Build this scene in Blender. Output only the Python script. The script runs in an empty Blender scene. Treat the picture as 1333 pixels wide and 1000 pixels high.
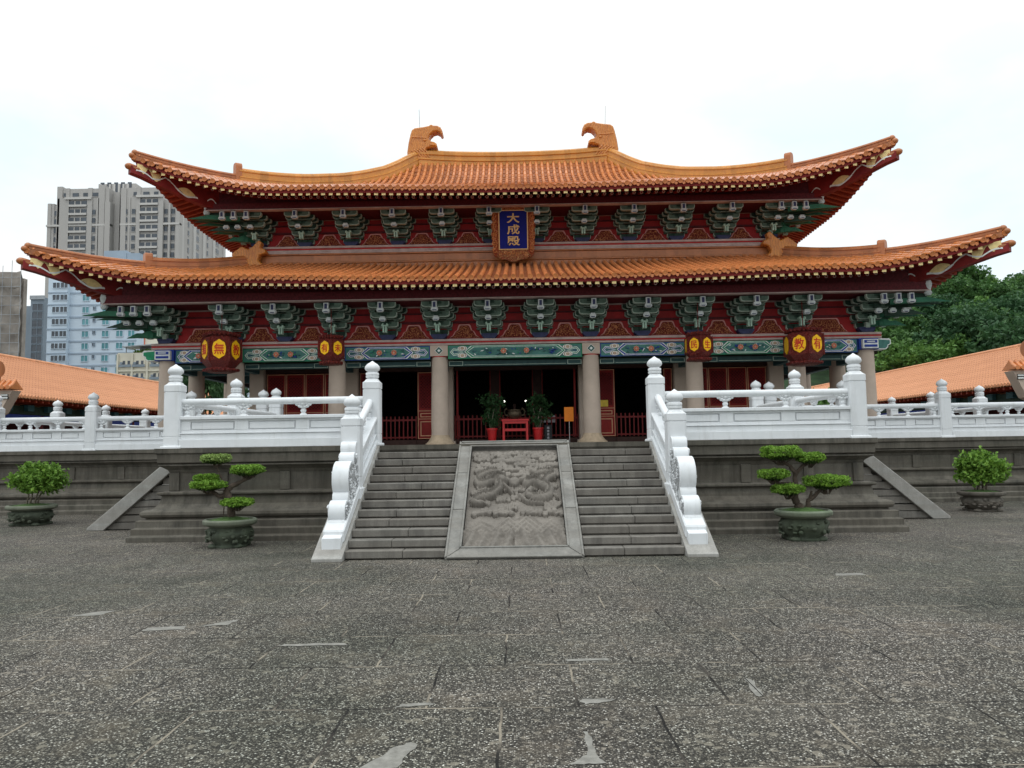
import bpy, math, random
import numpy as np
from math import sin, cos, pi, radians, sqrt, atan2
from mathutils import Vector, Matrix
random.seed(7); RNG = np.random.default_rng(11)
S = bpy.context.scene
COL = S.collection

# ------------------------------------------------------------------ helpers
class MB:
    def __init__(s): s.v=[]; s.f=[]; s.m=[]
    def add(s, vs, fs, mi=0):
        o=len(s.v); s.v.extend(vs); s.f.extend([tuple(i+o for i in f) for f in fs]); s.m.extend([mi]*len(fs)); return s
    def box(s,x0,x1,y0,y1,z0,z1,mi=0):
        if x0>x1: x0,x1=x1,x0
        if y0>y1: y0,y1=y1,y0
        v=[(x0,y0,z0),(x1,y0,z0),(x1,y1,z0),(x0,y1,z0),(x0,y0,z1),(x1,y0,z1),(x1,y1,z1),(x0,y1,z1)]
        return s.add(v,[(3,2,1,0),(4,5,6,7),(0,1,5,4),(1,2,6,5),(2,3,7,6),(3,0,4,7)],mi)
    def prism(s,poly,axis,a0,a1,mi=0,cap0=None,cap1=None):
        """poly: 2D list; axis x:(y,z) y:(x,z) z:(x,y)"""
        def P(p,a): return (a,p[0],p[1]) if axis=='x' else ((p[0],a,p[1]) if axis=='y' else (p[0],p[1],a))
        n=len(poly); v=[P(p,a0) for p in poly]+[P(p,a1) for p in poly]
        s.add(v,[(i,(i+1)%n,n+(i+1)%n,n+i) for i in range(n)],mi)
        o=len(s.v)-2*n
        s.f.append(tuple(o+i for i in range(n))[::-1]); s.m.append(mi if cap0 is None else cap0)
        s.f.append(tuple(o+n+i for i in range(n))); s.m.append(mi if cap1 is None else cap1)
        return s
    def lathe(s,prof,c=(0,0,0),n=16,mi=0,sx=1,sy=1,cap=True):
        vs=[];fs=[]
        for r,z in prof:
            for k in range(n):
                a=2*pi*k/n; vs.append((c[0]+r*cos(a)*sx,c[1]+r*sin(a)*sy,c[2]+z))
        for j in range(len(prof)-1):
            for k in range(n):
                k2=(k+1)%n; fs.append((j*n+k,j*n+k2,(j+1)*n+k2,(j+1)*n+k))
        if cap:
            fs.append(tuple(range(n))[::-1]); fs.append(tuple(len(vs)-n+k for k in range(n)))
        return s.add(vs,fs,mi)
    def tube(s,pts,rad,n=8,mi=0,cap=True,flat=1.0):
        pts=[Vector(p) for p in pts]
        if not hasattr(rad,'__len__'): rad=[rad]*len(pts)
        vs=[];fs=[]
        for i,p in enumerate(pts):
            t=(pts[min(i+1,len(pts)-1)]-pts[max(i-1,0)]).normalized()
            up=Vector((0,0,1)) if abs(t.z)<0.92 else Vector((0,1,0))
            a=t.cross(up).normalized(); b=a.cross(t)
            for k in range(n):
                w=2*pi*k/n; q=p+a*(cos(w)*rad[i])+b*(sin(w)*rad[i]*flat); vs.append(tuple(q))
        for j in range(len(pts)-1):
            for k in range(n):
                k2=(k+1)%n; fs.append((j*n+k,j*n+k2,(j+1)*n+k2,(j+1)*n+k))
        if cap:
            fs.append(tuple(range(n))[::-1]); fs.append(tuple(len(vs)-n+k for k in range(n)))
        return s.add(vs,fs,mi)
    def ball(s,c,r,n=10,m=6,mi=0):
        rx,ry,rz=r if hasattr(r,'__len__') else (r,r,r)
        vs=[(c[0],c[1],c[2]-rz)];fs=[]
        for j in range(1,m):
            t=-pi/2+pi*j/m
            for k in range(n):
                a=2*pi*k/n; vs.append((c[0]+rx*cos(t)*cos(a),c[1]+ry*cos(t)*sin(a),c[2]+rz*sin(t)))
        vs.append((c[0],c[1],c[2]+rz))
        for k in range(n): fs.append((0,1+(k+1)%n,1+k))
        for j in range(m-2):
            for k in range(n):
                k2=(k+1)%n; a=1+j*n; fs.append((a+k,a+k2,a+n+k2,a+n+k))
        l=len(vs)-1; a=1+(m-2)*n
        for k in range(n): fs.append((a+k,a+(k+1)%n,l))
        return s.add(vs,fs,mi)
    def sweep(s,sect,frames,mi=0,cap=True):
        """sect: 2D (a,b) list; frames: list of (origin, A, B)"""
        n=len(sect); vs=[];fs=[]
        for o,A,B in frames:
            for a,b in sect: vs.append(tuple(Vector(o)+Vector(A)*a+Vector(B)*b))
        for j in range(len(frames)-1):
            for k in range(n):
                k2=(k+1)%n; fs.append((j*n+k,j*n+k2,(j+1)*n+k2,(j+1)*n+k))
        if cap:
            fs.append(tuple(range(n))[::-1]); fs.append(tuple(len(vs)-n+k for k in range(n)))
        return s.add(vs,fs,mi)
    def join(s,o,M=None):
        vs=o.v if M is None else [tuple(M@Vector(p)) for p in o.v]
        k=len(s.v); s.v.extend(vs); s.f.extend([tuple(i+k for i in f) for f in o.f]); s.m.extend(o.m); return s
    def map(s,fn): s.v=[tuple(fn(*p)) for p in s.v]; return s
    def mesh(s,name,mats,smooth=None):
        me=bpy.data.meshes.new(name); me.from_pydata(s.v,[],s.f)
        for m in (mats if isinstance(mats,(list,tuple)) else [mats]): me.materials.append(m)
        me.polygons.foreach_set('material_index',s.m)
        if smooth is not None:
            me.polygons.foreach_set('use_smooth',[True]*len(s.f)); me.update()
            me.set_sharp_from_angle(angle=radians(smooth))
        me.update(); return me
    def build(s,name,mats,parent=None,smooth=None,loc=None,bevel=0):
        return link(name,s.mesh(name,mats,smooth),parent,loc,bevel)

def link(name,me,parent=None,loc=None,bevel=0):
    o=bpy.data.objects.new(name,me); COL.objects.link(o)
    if parent is not None: o.parent=parent
    if loc is not None: o.location=loc
    if bevel:
        b=o.modifiers.new('b','BEVEL'); b.width=bevel; b.segments=1; b.limit_method='ANGLE'; b.angle_limit=radians(50)
    return o
def tag(o,label=None,cat=None,group=None,kind=None):
    if label: o['label']=label
    if cat: o['category']=cat
    if group: o['group']=group
    if kind: o['kind']=kind
    return o
def thing(name,label,cat,loc=(0,0,0),rz=0,group=None):
    o=bpy.data.objects.new(name,None); COL.objects.link(o); o.location=loc; o.rotation_euler=(0,0,rz)
    o.empty_display_size=.2
    return tag(o,label,cat,group)
def copy_tree(o,parent=None):
    c=o.copy(); COL.objects.link(c); c.parent=parent
    for ch in list(o.children): copy_tree(ch,c)
    return c
def leafmesh(centers,size,aspect=.6,upb=.3,rng=RNG):
    """many leaf-sized folded quads"""
    n=len(centers); d=rng.normal(size=(n,3)); d[:,2]+=upb; d/=np.linalg.norm(d,axis=1)[:,None]
    e=rng.normal(size=(n,3)); e-=d*(e*d).sum(1)[:,None]; e/=np.linalg.norm(e,axis=1)[:,None]
    g=np.cross(d,e); sz=size*rng.uniform(.6,1.3,size=(n,1))
    a=centers-e*sz; b=centers+g*sz*aspect+d*sz*.18; c=centers+e*sz; f=centers-g*sz*aspect+d*sz*.18
    v=np.stack([a,b,c,f],1).reshape(-1,3)
    idx=np.arange(n)*4
    m=MB(); m.v=[tuple(p) for p in v.tolist()]; m.f=[(i,i+1,i+2,i+3) for i in idx.tolist()]; m.m=[0]*n
    return m

# ------------------------------------------------------------------ materials
def srgb(r,g,b):
    f=lambda c:(c/255/12.92) if c/255<=.04045 else ((c/255+.055)/1.055)**2.4
    return (f(r),f(g),f(b))
class NT:
    def __init__(s,name):
        s.mat=bpy.data.materials.new(name); s.mat.use_nodes=True; s.t=s.mat.node_tree; s.n=s.t.nodes; s.l=s.t.links
        s.b=s.n['Principled BSDF']
    def new(s,t,**k):
        n=s.n.new(t)
        for a,v in k.items(): setattr(n,a,v)
        return n
    def val(s,sock,v):
        if hasattr(v,'is_output'): s.l.new(v,sock)
        else: sock.default_value=v
    def pos(s,scale=(1,1,1),obj=False):
        if obj: o=s.new('ShaderNodeTexCoord').outputs['Object']
        else: o=s.new('ShaderNodeNewGeometry').outputs['Position']
        m=s.new('ShaderNodeMapping'); s.l.new(o,m.inputs[0]); m.inputs['Scale'].default_value=scale
        return m.outputs[0]
    def noise(s,vec,scale,detail=4,rough=.6):
        n=s.new('ShaderNodeTexNoise'); s.l.new(vec,n.inputs['Vector']); n.inputs['Scale'].default_value=scale
        n.inputs['Detail'].default_value=detail; n.inputs['Roughness'].default_value=rough; return n.outputs['Fac']
    def vor(s,vec,scale,feature='F1',out='Distance'):
        n=s.new('ShaderNodeTexVoronoi'); n.feature=feature; s.l.new(vec,n.inputs['Vector']); n.inputs['Scale'].default_value=scale
        return n.outputs[out]
    def ramp(s,fac,stops):
        n=s.new('ShaderNodeValToRGB'); s.l.new(fac,n.inputs[0]); e=n.color_ramp.elements
        while len(e)<len(stops): e.new(.5)
        for q,(p,c) in zip(e,stops):
            q.position=p; c=(c,c,c) if not hasattr(c,'__len__') else c; q.color=(*c,1)
        return n.outputs[0]
    def mix(s,fac,a,b,mode='MIX'):
        n=s.new('ShaderNodeMix'); n.data_type='RGBA'; n.blend_type=mode
        s.val(n.inputs[0],fac)
        for i,c in ((6,a),(7,b)):
            s.val(n.inputs[i],(*c,1) if isinstance(c,tuple) else c)
        return n.outputs[2]
    def math(s,op,a,b=0.):
        n=s.new('ShaderNodeMath'); n.operation=op; s.val(n.inputs[0],a); s.val(n.inputs[1],b); return n.outputs[0]
    def bump(s,h,strength=.4,dist=.02):
        n=s.new('ShaderNodeBump'); s.l.new(h,n.inputs['Height']); n.inputs['Strength'].default_value=strength; n.inputs['Distance'].default_value=dist
        s.l.new(n.outputs[0],s.b.inputs['Normal'])
    def out(s,col,rough=.6,spec=None):
        s.b.inputs['Specular IOR Level'].default_value=spec if spec is not None else (.5 if rough<.45 else .22)
        s.val(s.b.inputs['Base Color'],(*col,1) if isinstance(col,tuple) else col); s.val(s.b.inputs['Roughness'],rough); return s.mat
def paint(name,col,rough=.55,var=.25,scale=3.,bump=0.,bscale=40.,obj=False,metal=0.):
    t=NT(name); p=t.pos(obj=obj); n=t.noise(p,scale,5,.65)
    lo=tuple(c*(1-var) for c in col); hi=tuple(min(1,c*(1+var*.8)) for c in col)
    c=t.ramp(n,[(.3,lo),(.7,hi)])
    if bump: t.bump(t.noise(p,bscale,4),bump,.02)
    t.b.inputs['Metallic'].default_value=metal
    return t.out(c,rough)
M={}
def tile_mat(name,col,dirt,rough,var):
    t=NT(name); p=t.pos(); n=t.noise(p,.9,5,.7); k=t.noise(p,9,3,.6)
    c=t.ramp(n,[(.25,tuple(x*(1-var) for x in col)),(.75,tuple(min(1,x*(1+var)) for x in col))])
    c=t.mix(t.ramp(k,[(.5,0.),(.75,.55)]),c,tuple(x*.62 for x in col))
    st=t.noise(t.pos((.7,3.,.7)),2.2,5,.75)
    c=t.mix(t.ramp(st,[(.56,0.),(.72,.6)]),c,dirt)
    sn=t.new('ShaderNodeVectorMath',operation='SNAP'); t.l.new(p,sn.inputs[0]); sn.inputs[1].default_value=(.2365,.30,50)
    wn=t.new('ShaderNodeTexWhiteNoise'); t.l.new(sn.outputs[0],wn.inputs['Vector'])
    c=t.mix(t.ramp(wn.outputs['Value'],[(.0,.42),(.35,.05),(.8,0.)]),c,tuple(x*.55 for x in col))
    c=t.mix(t.ramp(wn.outputs['Value'],[(.72,.0),(1.,.30)]),c,tuple(min(1,x*1.25+.03) for x in col))
    t.bump(t.noise(p,30,3),.15,.01)
    return t.out(c,rough)
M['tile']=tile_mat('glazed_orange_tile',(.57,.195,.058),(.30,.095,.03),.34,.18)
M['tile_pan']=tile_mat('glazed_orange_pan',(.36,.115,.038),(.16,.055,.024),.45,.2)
M['tile_old']=tile_mat('matte_orange_tile',(.63,.29,.148),(.50,.215,.105),.65,.08)
M['tile_old_pan']=tile_mat('matte_orange_pan',(.44,.18,.08),(.34,.13,.055),.7,.1)
M['ridge']=tile_mat('glazed_ridge',(.56,.235,.035),(.34,.12,.025),.32,.2)
M['ridge_red']=tile_mat('glazed_hip_ridge',(.40,.135,.038),(.22,.065,.025),.36,.2)
def old_roll():
    t=NT('matte_orange_roll'); p=t.pos(); n=t.noise(p,.9,5,.7); sp=t.new('ShaderNodeSeparateXYZ'); t.l.new(p,sp.inputs[0])
    cs=t.math('COSINE',t.math('MULTIPLY',sp.outputs[1],2*pi/.25)); ln=t.math('FRACT',t.math('MULTIPLY',sp.outputs[0],1/.32))
    c=t.ramp(n,[(.25,(.56,.25,.125)),(.75,(.68,.32,.165))])
    c=t.mix(t.ramp(cs,[(.1,.85),(.5,0.)]),c,(.22,.085,.04))  # shade in the valleys between rolls, painted into the colour
    c=t.mix(t.ramp(ln,[(.80,0.),(.86,.6)]),c,(.26,.10,.05))
    return t.out(c,.65)
def ornament():
    t=NT('carved_glazed_orange'); p=t.pos(); v=t.vor(p,7,'DISTANCE_TO_EDGE'); n=t.noise(p,5,4)
    w=t.new('ShaderNodeTexWave'); t.l.new(p,w.inputs[0]); w.inputs['Scale'].default_value=3.2; w.inputs['Distortion'].default_value=9; w.inputs['Detail'].default_value=2
    h=t.math('ADD',w.outputs['Fac'],t.math('MULTIPLY',v,1.5)); t.bump(h,.35,.03)
    c=t.ramp(n,[(.3,(.46,.15,.025)),(.7,(.62,.24,.04))])
    c=t.mix(t.ramp(w.outputs['Fac'],[(.02,.4),(.12,0.)]),c,(.22,.07,.02))
    return t.out(c,.4)
M['orn']=ornament(); M['old_roll']=old_roll()
M['red']=paint('dark_red_paint',(.21,.016,.014),.5,.3,4)
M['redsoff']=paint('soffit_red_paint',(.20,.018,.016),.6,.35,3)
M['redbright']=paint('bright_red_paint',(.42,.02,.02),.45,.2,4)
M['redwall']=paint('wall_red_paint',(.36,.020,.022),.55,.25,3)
M['maroon']=paint('maroon_pattern',(.10,.012,.016),.6,.5,14)
M['pink']=paint('faded_pink_line',(.60,.28,.25),.6,.2,5)
M['palebeam']=paint('grey_pink_band',(.48,.36,.33),.6,.25,4)
M['raft_end']=paint('rafter_end_yellow',(.88,.68,.32),.55,.2,8)
M['raft_org']=paint('rafter_side_red',(.33,.05,.022),.5,.25,8)
M['green']=paint('bracket_green',(.085,.130,.098),.6,.4,6)
M['green_dk']=paint('bracket_dark_green',(.026,.055,.038),.6,.4,6)
M['green_pale']=paint('bracket_edge_pale',(.36,.43,.36),.6,.25,7)
M['nose']=paint('nose_grey_white',(.54,.57,.56),.55,.2,9)
M['nose_dk']=paint('nose_navy',(.035,.04,.10),.5,.3,9)
M['noseg']=paint('tongue_green',(.36,.50,.40),.55,.2,9)
M['blade']=paint('blade_green',(.025,.125,.07),.5,.3,5)
M['white_line']=paint('white_line',(.78,.80,.78),.55,.15,8)
M['blue_line']=paint('blue_line',(.02,.05,.30),.5,.25,8)
M['green_line']=paint('green_line',(.02,.26,.12),.5,.25,8)
M['teal']=paint('teal_field',(.07,.20,.175),.55,.25,9)
M['teal_dk']=paint('teal_dark_field',(.05,.14,.16),.55,.3,9)
M['tie']=paint('tie_beam_dark',(.022,.055,.055),.6,.3,6)
M['flower']=paint('flower_orange',(.55,.13,.07),.55,.25,9)
M['peach']=paint('peach_curl',(.50,.36,.26),.55,.25,9)
M['stonecol']=paint('pink_stone_column',(.52,.42,.345),.7,.12,1.6,.15,60)
M['stonecol_base']=paint('beige_column_base',(.48,.37,.26),.75,.25,5,.3,40)
def floral():
    t=NT('floral_red_panel'); p=t.pos()
    v=t.vor(p,9,'F1'); n=t.noise(p,22,3)
    d=t.math('ADD',t.math('MULTIPLY',v,16),t.math('MULTIPLY',n,9)); s_=t.math('SINE',d)
    f=t.ramp(s_,[(.52,0.),(.68,1.)])
    c=t.mix(f,(.15,.020,.013),(.46,.17,.07)); t.bump(s_,.5,.02)
    return t.out(c,.55)
M['floral']=floral()
def terrace_stone(name,base,dark,moss):
    t=NT(name); p=t.pos(); n=t.noise(p,2.5,6,.7); s1=t.noise(t.pos((2.6,2.6,.28)),1.6,6,.75); f=t.noise(p,45,3)
    c=t.ramp(n,[(.3,tuple(x*.72 for x in base)),(.7,tuple(x*1.22 for x in base))])
    c=t.mix(t.ramp(s1,[(.45,0.),(.68,.85)]),c,dark)
    c=t.mix(t.ramp(t.noise(p,.8,4),[(.5,0.),(.75,.5)]),c,moss)
    ly=t.noise(t.pos((.25,.25,7.)),1.1,2); c=t.mix(t.ramp(ly,[(.42,.35),(.6,0.)]),c,tuple(x*y*.62 for x,y in zip(base,(1.08,.98,.9))))
    c=t.mix(t.ramp(f,[(.35,.3),(.6,0.)]),c,tuple(x*.55 for x in base))
    t.bump(f,.3,.01); return t.out(c,.85)
M['terrace']=terrace_stone('weathered_terrace_stone',(.132,.121,.101),(.038,.036,.031),(.082,.084,.060))
M['stairst']=terrace_stone('grey_stair_stone',(.205,.192,.172),(.085,.08,.074),(.16,.155,.135))
M['cheek']=terrace_stone('pale_cheek_stone',(.36,.352,.33),(.22,.214,.20),(.295,.295,.265))
def relief():
    t=NT('carved_relief_stone'); p=t.pos(); n=t.noise(p,2.2,5,.65); f=t.noise(p,50,4)
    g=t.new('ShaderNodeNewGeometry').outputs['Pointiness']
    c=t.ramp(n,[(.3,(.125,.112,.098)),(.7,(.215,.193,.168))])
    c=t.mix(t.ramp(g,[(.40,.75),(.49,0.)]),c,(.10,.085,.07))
    t.bump(f,.25,.01); return t.out(c,.85)
M['relief']=relief()
def white_stone(name,carved=False):
    t=NT(name); p=t.pos(); n=t.noise(p,1.4,5,.7); s1=t.noise(t.pos((4,4,.5)),1.5,5,.7)
    c=t.ramp(n,[(.3,(.62,.64,.655)),(.7,(.73,.745,.76))])
    c=t.mix(t.ramp(s1,[(.53,0.),(.75,.4)]),c,(.42,.42,.40))
    if carved:
        v=t.vor(p,20,'F1'); w=t.math('SINE',t.math('MULTIPLY',v,14)); t.bump(w,1.,.03)
    else: t.bump(t.noise(p,35,4),.12,.01)
    return t.out(c,.5)
M['white']=white_stone('white_painted_stone'); M['carved']=white_stone('white_carved_stone',True)
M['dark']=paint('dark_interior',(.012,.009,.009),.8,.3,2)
M['darkwood']=paint('dark_brown_wood',(.055,.025,.02),.6,.3,3)
M['floor']=paint('stone_floor',(.20,.19,.17),.8,.2,2)
M['doorline']=paint('door_gold_line',(.66,.34,.20),.5,.2,8)
M['doorred']=paint('door_red',(.25,.012,.010),.45,.3,3)
M['picket']=paint('picket_red',(.17,.016,.016),.5,.3,5)
M['tablered']=paint('table_red',(.48,.012,.014),.4,.15,4)
M['brass']=paint('aged_brass',(.10,.075,.05),.5,.4,18,.4,30,metal=.6)
M['orange_sign']=paint('orange_board',(.78,.22,.02),.5,.12,3)
M['steel']=paint('steel_pole',(.5,.5,.5),.35,.1,5,metal=.8)
M['black']=paint('black_board',(.012,.012,.014),.5,.2,5)
M['paper']=paint('white_paper',(.42,.40,.43),.7,.1,5)
M['yellow_paper']=paint('yellow_paper',(.72,.52,.08),.7,.15,8)
M['plq_blue']=paint('plaque_blue',(.003,.007,.15),.7,.15,3)
M['gold']=paint('gold_letter',(.62,.36,.12),.4,.2,12)
def plaqueframe(name,a,b):
    t=NT(name); p=t.pos(); v=t.vor(p,14,'F1'); n=t.noise(p,20,3)
    s_=t.math('SINE',t.math('ADD',t.math('MULTIPLY',v,18),t.math('MULTIPLY',n,7))); t.bump(s_,.8,.03)
    return t.out(t.mix(t.ramp(s_,[(.45,0.),(.7,1.)]),a,b),.4)
M['plq_frame']=plaqueframe('carved_red_gold_frame',(.34,.030,.012),(.62,.24,.08))
M['scroll']=paint('orange_gold_scroll',(.56,.20,.06),.4,.3,12)
M['plq_gold']=plaqueframe('carved_gold_apron',(.30,.05,.02),(.66,.38,.15))
M['lant']=plaqueframe('lantern_maroon',(.15,.013,.010),(.30,.040,.026))
M['lant_y']=paint('lantern_yellow',(.95,.52,.012),.5,.1,8)
M['lant_t']=paint('lantern_letter_red',(.55,.03,.015),.5,.1,8)
M['pot']=terrace_stone('mossy_stone_pot',(.085,.10,.072),(.03,.036,.028),(.06,.095,.045))
M['potrim']=terrace_stone('mossy_pot_rim',(.20,.22,.17),(.09,.11,.08),(.12,.19,.09))
M['potgrey']=terrace_stone('grey_stone_pot',(.15,.135,.115),(.05,.048,.042),(.10,.10,.075))
M['moss']=paint('moss_soil',(.075,.14,.04),.9,.4,14,.5,40)
M['bark']=paint('dark_bark',(.085,.065,.05),.9,.4,12,.6,30)
M['bark_pale']=paint('pale_bark',(.20,.17,.13),.9,.3,12,.5,30)
def leaf(name,cols,scale=7.,trans=.25):
    t=NT(name); p=t.pos(); n=t.noise(p,scale,3,.7)
    c=t.ramp(n,[(.3,cols[0]),(.5,cols[1]),(.72,cols[2])])
    r=t.new('ShaderNodeObjectInfo').outputs['Random']
    c=t.mix(t.math('MULTIPLY',r,.35),c,tuple(x*.6 for x in cols[1]))
    t.b.inputs['Transmission Weight'].default_value=0
    t.out(c,.55)
    tr=t.new('ShaderNodeBsdfTranslucent'); t.l.new(c,tr.inputs[0])
    ms=t.new('ShaderNodeMixShader'); ms.inputs[0].default_value=trans
    o=t.n['Material Output']; t.l.new(t.b.outputs[0],ms.inputs[1]); t.l.new(tr.outputs[0],ms.inputs[2]); t.l.new(ms.outputs[0],o.inputs[0])
    return t.mat
M['lf_pad']=leaf('topiary_needles',[(.09,.185,.024),(.17,.32,.04),(.31,.48,.07)],16)
M['lf_pad_pale']=leaf('topiary_needles_pale',[(.14,.22,.06),(.23,.33,.09),(.33,.43,.13)],16)
M['lf_under']=leaf('dark_needles',[(.022,.05,.014),(.045,.085,.02),(.075,.12,.03)],14)
M['lf_shrub']=leaf('shrub_leaves',[(.06,.135,.02),(.125,.245,.035),(.26,.41,.065)],12)
M['lf_ficus']=leaf('ficus_leaves',[(.014,.042,.014),(.025,.07,.022),(.045,.11,.034)],10)
M['lf_hill']=leaf('hill_tree_leaves',[(.035,.085,.028),(.065,.15,.042),(.12,.23,.055)],.55)
M['lf_hill2']=leaf('hill_tree_leaves_bright',[(.05,.115,.028),(.095,.20,.045),(.17,.31,.065)],.55)
M['lf_dark']=leaf('hill_tree_leaves_dark',[(.024,.065,.028),(.045,.112,.044),(.085,.17,.058)],.55)
M['hillsoil']=paint('hill_undergrowth',(.022,.045,.018),.95,.5,.5)

# ------------------------------------------------------------------ world, light, camera
w=bpy.data.worlds.new('World'); S.world=w; w.use_nodes=True; nt=w.node_tree; bg=nt.nodes['Background']
SUN_EL,SUN_AZ=radians(72),radians(200)
sky=nt.nodes.new('ShaderNodeTexSky'); sky.sky_type='NISHITA'; sky.sun_disc=False; sky.sun_elevation=SUN_EL; sky.sun_rotation=SUN_AZ
tc=nt.nodes.new('ShaderNodeTexCoord'); mp=nt.nodes.new('ShaderNodeMapping'); mp.inputs['Scale'].default_value=(1.3,1.3,2.6); mp.inputs['Location'].default_value=(1.7,.6,.35)
nt.links.new(tc.outputs['Generated'],mp.inputs[0])
nz=nt.nodes.new('ShaderNodeTexNoise'); nz.inputs['Scale'].default_value=2.1; nz.inputs['Detail'].default_value=6; nz.inputs['Roughness'].default_value=.55
nt.links.new(mp.outputs[0],nz.inputs['Vector'])
rp=nt.nodes.new('ShaderNodeValToRGB'); rp.color_ramp.elements[0].position=.36; rp.color_ramp.elements[0].color=(.15,.15,.15,1); rp.color_ramp.elements[1].position=.56; rp.color_ramp.elements[1].color=(1,1,1,1)
nt.links.new(nz.outputs['Fac'],rp.inputs[0])
mx=nt.nodes.new('ShaderNodeMix'); mx.data_type='RGBA'; mx.inputs[7].default_value=(9.7,9.95,9.95,1)
nt.links.new(rp.outputs[0],mx.inputs[0]); va=nt.nodes.new('ShaderNodeVectorMath'); va.operation='MULTIPLY_ADD'; nt.links.new(sky.outputs[0],va.inputs[0]); va.inputs[1].default_value=(.3,.3,.3); va.inputs[2].default_value=(7.5,8.65,8.9)
nt.links.new(va.outputs[0],mx.inputs[6]); sx_=nt.nodes.new('ShaderNodeSeparateXYZ'); nt.links.new(tc.outputs['Generated'],sx_.inputs[0])
mr=nt.nodes.new('ShaderNodeMapRange'); mr.inputs[1].default_value=.35; mr.inputs[2].default_value=1.; mr.inputs[3].default_value=1.; mr.inputs[4].default_value=2.1
nt.links.new(sx_.outputs[2],mr.inputs[0])
vm=nt.nodes.new('ShaderNodeVectorMath'); vm.operation='SCALE'; nt.links.new(mx.outputs[2],vm.inputs[0]); nt.links.new(mr.outputs[0],vm.inputs[3])
nt.links.new(vm.outputs[0],bg.inputs[0])
bg.inputs[1].default_value=.1
L=bpy.data.lights.new('sun','SUN'); L.energy=.5; L.angle=radians(25); L.color=(1,.97,.92)
lo=bpy.data.objects.new('sun',L); COL.objects.link(lo)
sd=Vector((sin(SUN_AZ)*cos(SUN_EL),cos(SUN_AZ)*cos(SUN_EL),sin(SUN_EL)))
lo.rotation_euler=sd.to_track_quat('Z','Y').to_euler(); lo.location=(0,-20,40)
cam=bpy.data.cameras.new('camera'); co=bpy.data.objects.new('camera',cam); COL.objects.link(co); S.camera=co
cam.sensor_width=36; cam.lens=36*1000/1333; cam.clip_end=3000; cam.clip_start=.05
PITCH,ROLL,YAW=radians(4.6),radians(.88),radians(-.55)
fw=Vector((sin(YAW)*cos(PITCH),cos(YAW)*cos(PITCH),sin(PITCH))); rt=Vector((cos(YAW),-sin(YAW),0)); up=rt.cross(fw)
r2=rt*cos(ROLL)-up*sin(ROLL); u2=rt*sin(ROLL)+up*cos(ROLL)
co.matrix_world=Matrix(((r2.x,u2.x,-fw.x,.12),(r2.y,u2.y,-fw.y,0),(r2.z,u2.z,-fw.z,1.75),(0,0,0,1)))
S.view_settings.view_transform='Standard'; S.view_settings.look='None'; S.view_settings.gamma=1; S.view_settings.exposure=.10

# ------------------------------------------------------------------ ground
def ground_mat():
    t=NT('exposed_aggregate'); p=t.pos()
    g=t.new('ShaderNodeTexVoronoi'); t.l.new(p,g.inputs['Vector']); g.inputs['Scale'].default_value=84
    sp=t.new('ShaderNodeSeparateColor'); t.l.new(g.outputs['Color'],sp.inputs[0])
    c=t.ramp(sp.outputs[0],[(0.,(.034,.032,.031)),(.30,(.066,.062,.058)),(.58,(.130,.119,.107)),(.80,(.215,.196,.17)),(.93,(.40,.38,.35)),(1.,(.66,.64,.61))])
    c=t.mix(t.ramp(g.outputs['Distance'],[(.34,0.),(.66,.9)]),c,(.024,.022,.020))
    g2=t.vor(p,26,'F1','Color'); s2=t.new('ShaderNodeSeparateColor'); t.l.new(g2,s2.inputs[0])
    c=t.mix(t.ramp(s2.outputs[0],[(.92,0.),(.97,.45)]),c,(.30,.27,.23))
    big=t.noise(p,.42,5,.65); mid=t.noise(p,1.7,5,.7)
    c=t.mix(t.ramp(big,[(.38,1.),(.6,0.)]),c,(.80,.82,.80),'MULTIPLY')
    c=t.mix(t.ramp(mid,[(.52,0.),(.72,.35)]),c,(.14,.115,.086))
    b=t.new('ShaderNodeTexBrick'); mpn=t.pos(); 
    ma=t.new('ShaderNodeMapping'); t.l.new(mpn,ma.inputs[0]); ma.inputs['Location'].default_value=(.53,-.33,0)
    dn=t.new('ShaderNodeTexNoise'); t.l.new(p,dn.inputs['Vector']); dn.inputs['Scale'].default_value=3.5; dn.inputs['Detail'].default_value=4
    ad=t.new('ShaderNodeVectorMath'); ad.operation='MULTIPLY_ADD'; t.l.new(dn.outputs['Color'],ad.inputs[0]); ad.inputs[1].default_value=(.035,.035,0); t.l.new(ma.outputs[0],ad.inputs[2])
    t.l.new(ad.outputs[0],b.inputs[0]); b.inputs['Scale'].default_value=1; b.inputs['Brick Width'].default_value=1.03; b.inputs['Row Height'].default_value=1.0
    b.inputs['Mortar Size'].default_value=.010; b.inputs['Mortar Smooth'].default_value=.3; b.offset=.5
    jn=t.noise(p,.9,4,.6)
    b.inputs['Color1'].default_value=(1.02,.99,.955,1); b.inputs['Color2'].default_value=(1.22,1.185,1.13,1); b.inputs['Mortar'].default_value=(1,1,1,1)
    c=t.mix(1.,c,b.outputs['Color'],'MULTIPLY')
    wear=t.noise(t.pos((.35,1.,1.)),.55,5,.7); c=t.mix(t.ramp(wear,[(.5,0.),(.68,.20)]),c,(.19,.17,.14))
    gm=t.noise(p,.16,3,.6); c=t.mix(t.ramp(gm,[(.40,1.),(.56,0.)]),c,(.72,.77,.74),'MULTIPLY')
    jc=t.ramp(t.noise(p,1.3,3),[(.42,(.014,.013,.012)),(.50,(.06,.052,.044)),(.58,(.24,.21,.165))])
    jf=t.math('MULTIPLY',b.outputs['Fac'],t.ramp(jn,[(.30,.45),(.44,1.)]))
    c=t.mix(jf,c,jc)
    t.bump(t.math('SUBTRACT',t.math('MULTIPLY',g.outputs['Distance'],-.6),t.math('MULTIPLY',b.outputs['Fac'],1.)),.6,.012)
    return t.out(c,.8,.12)
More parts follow.
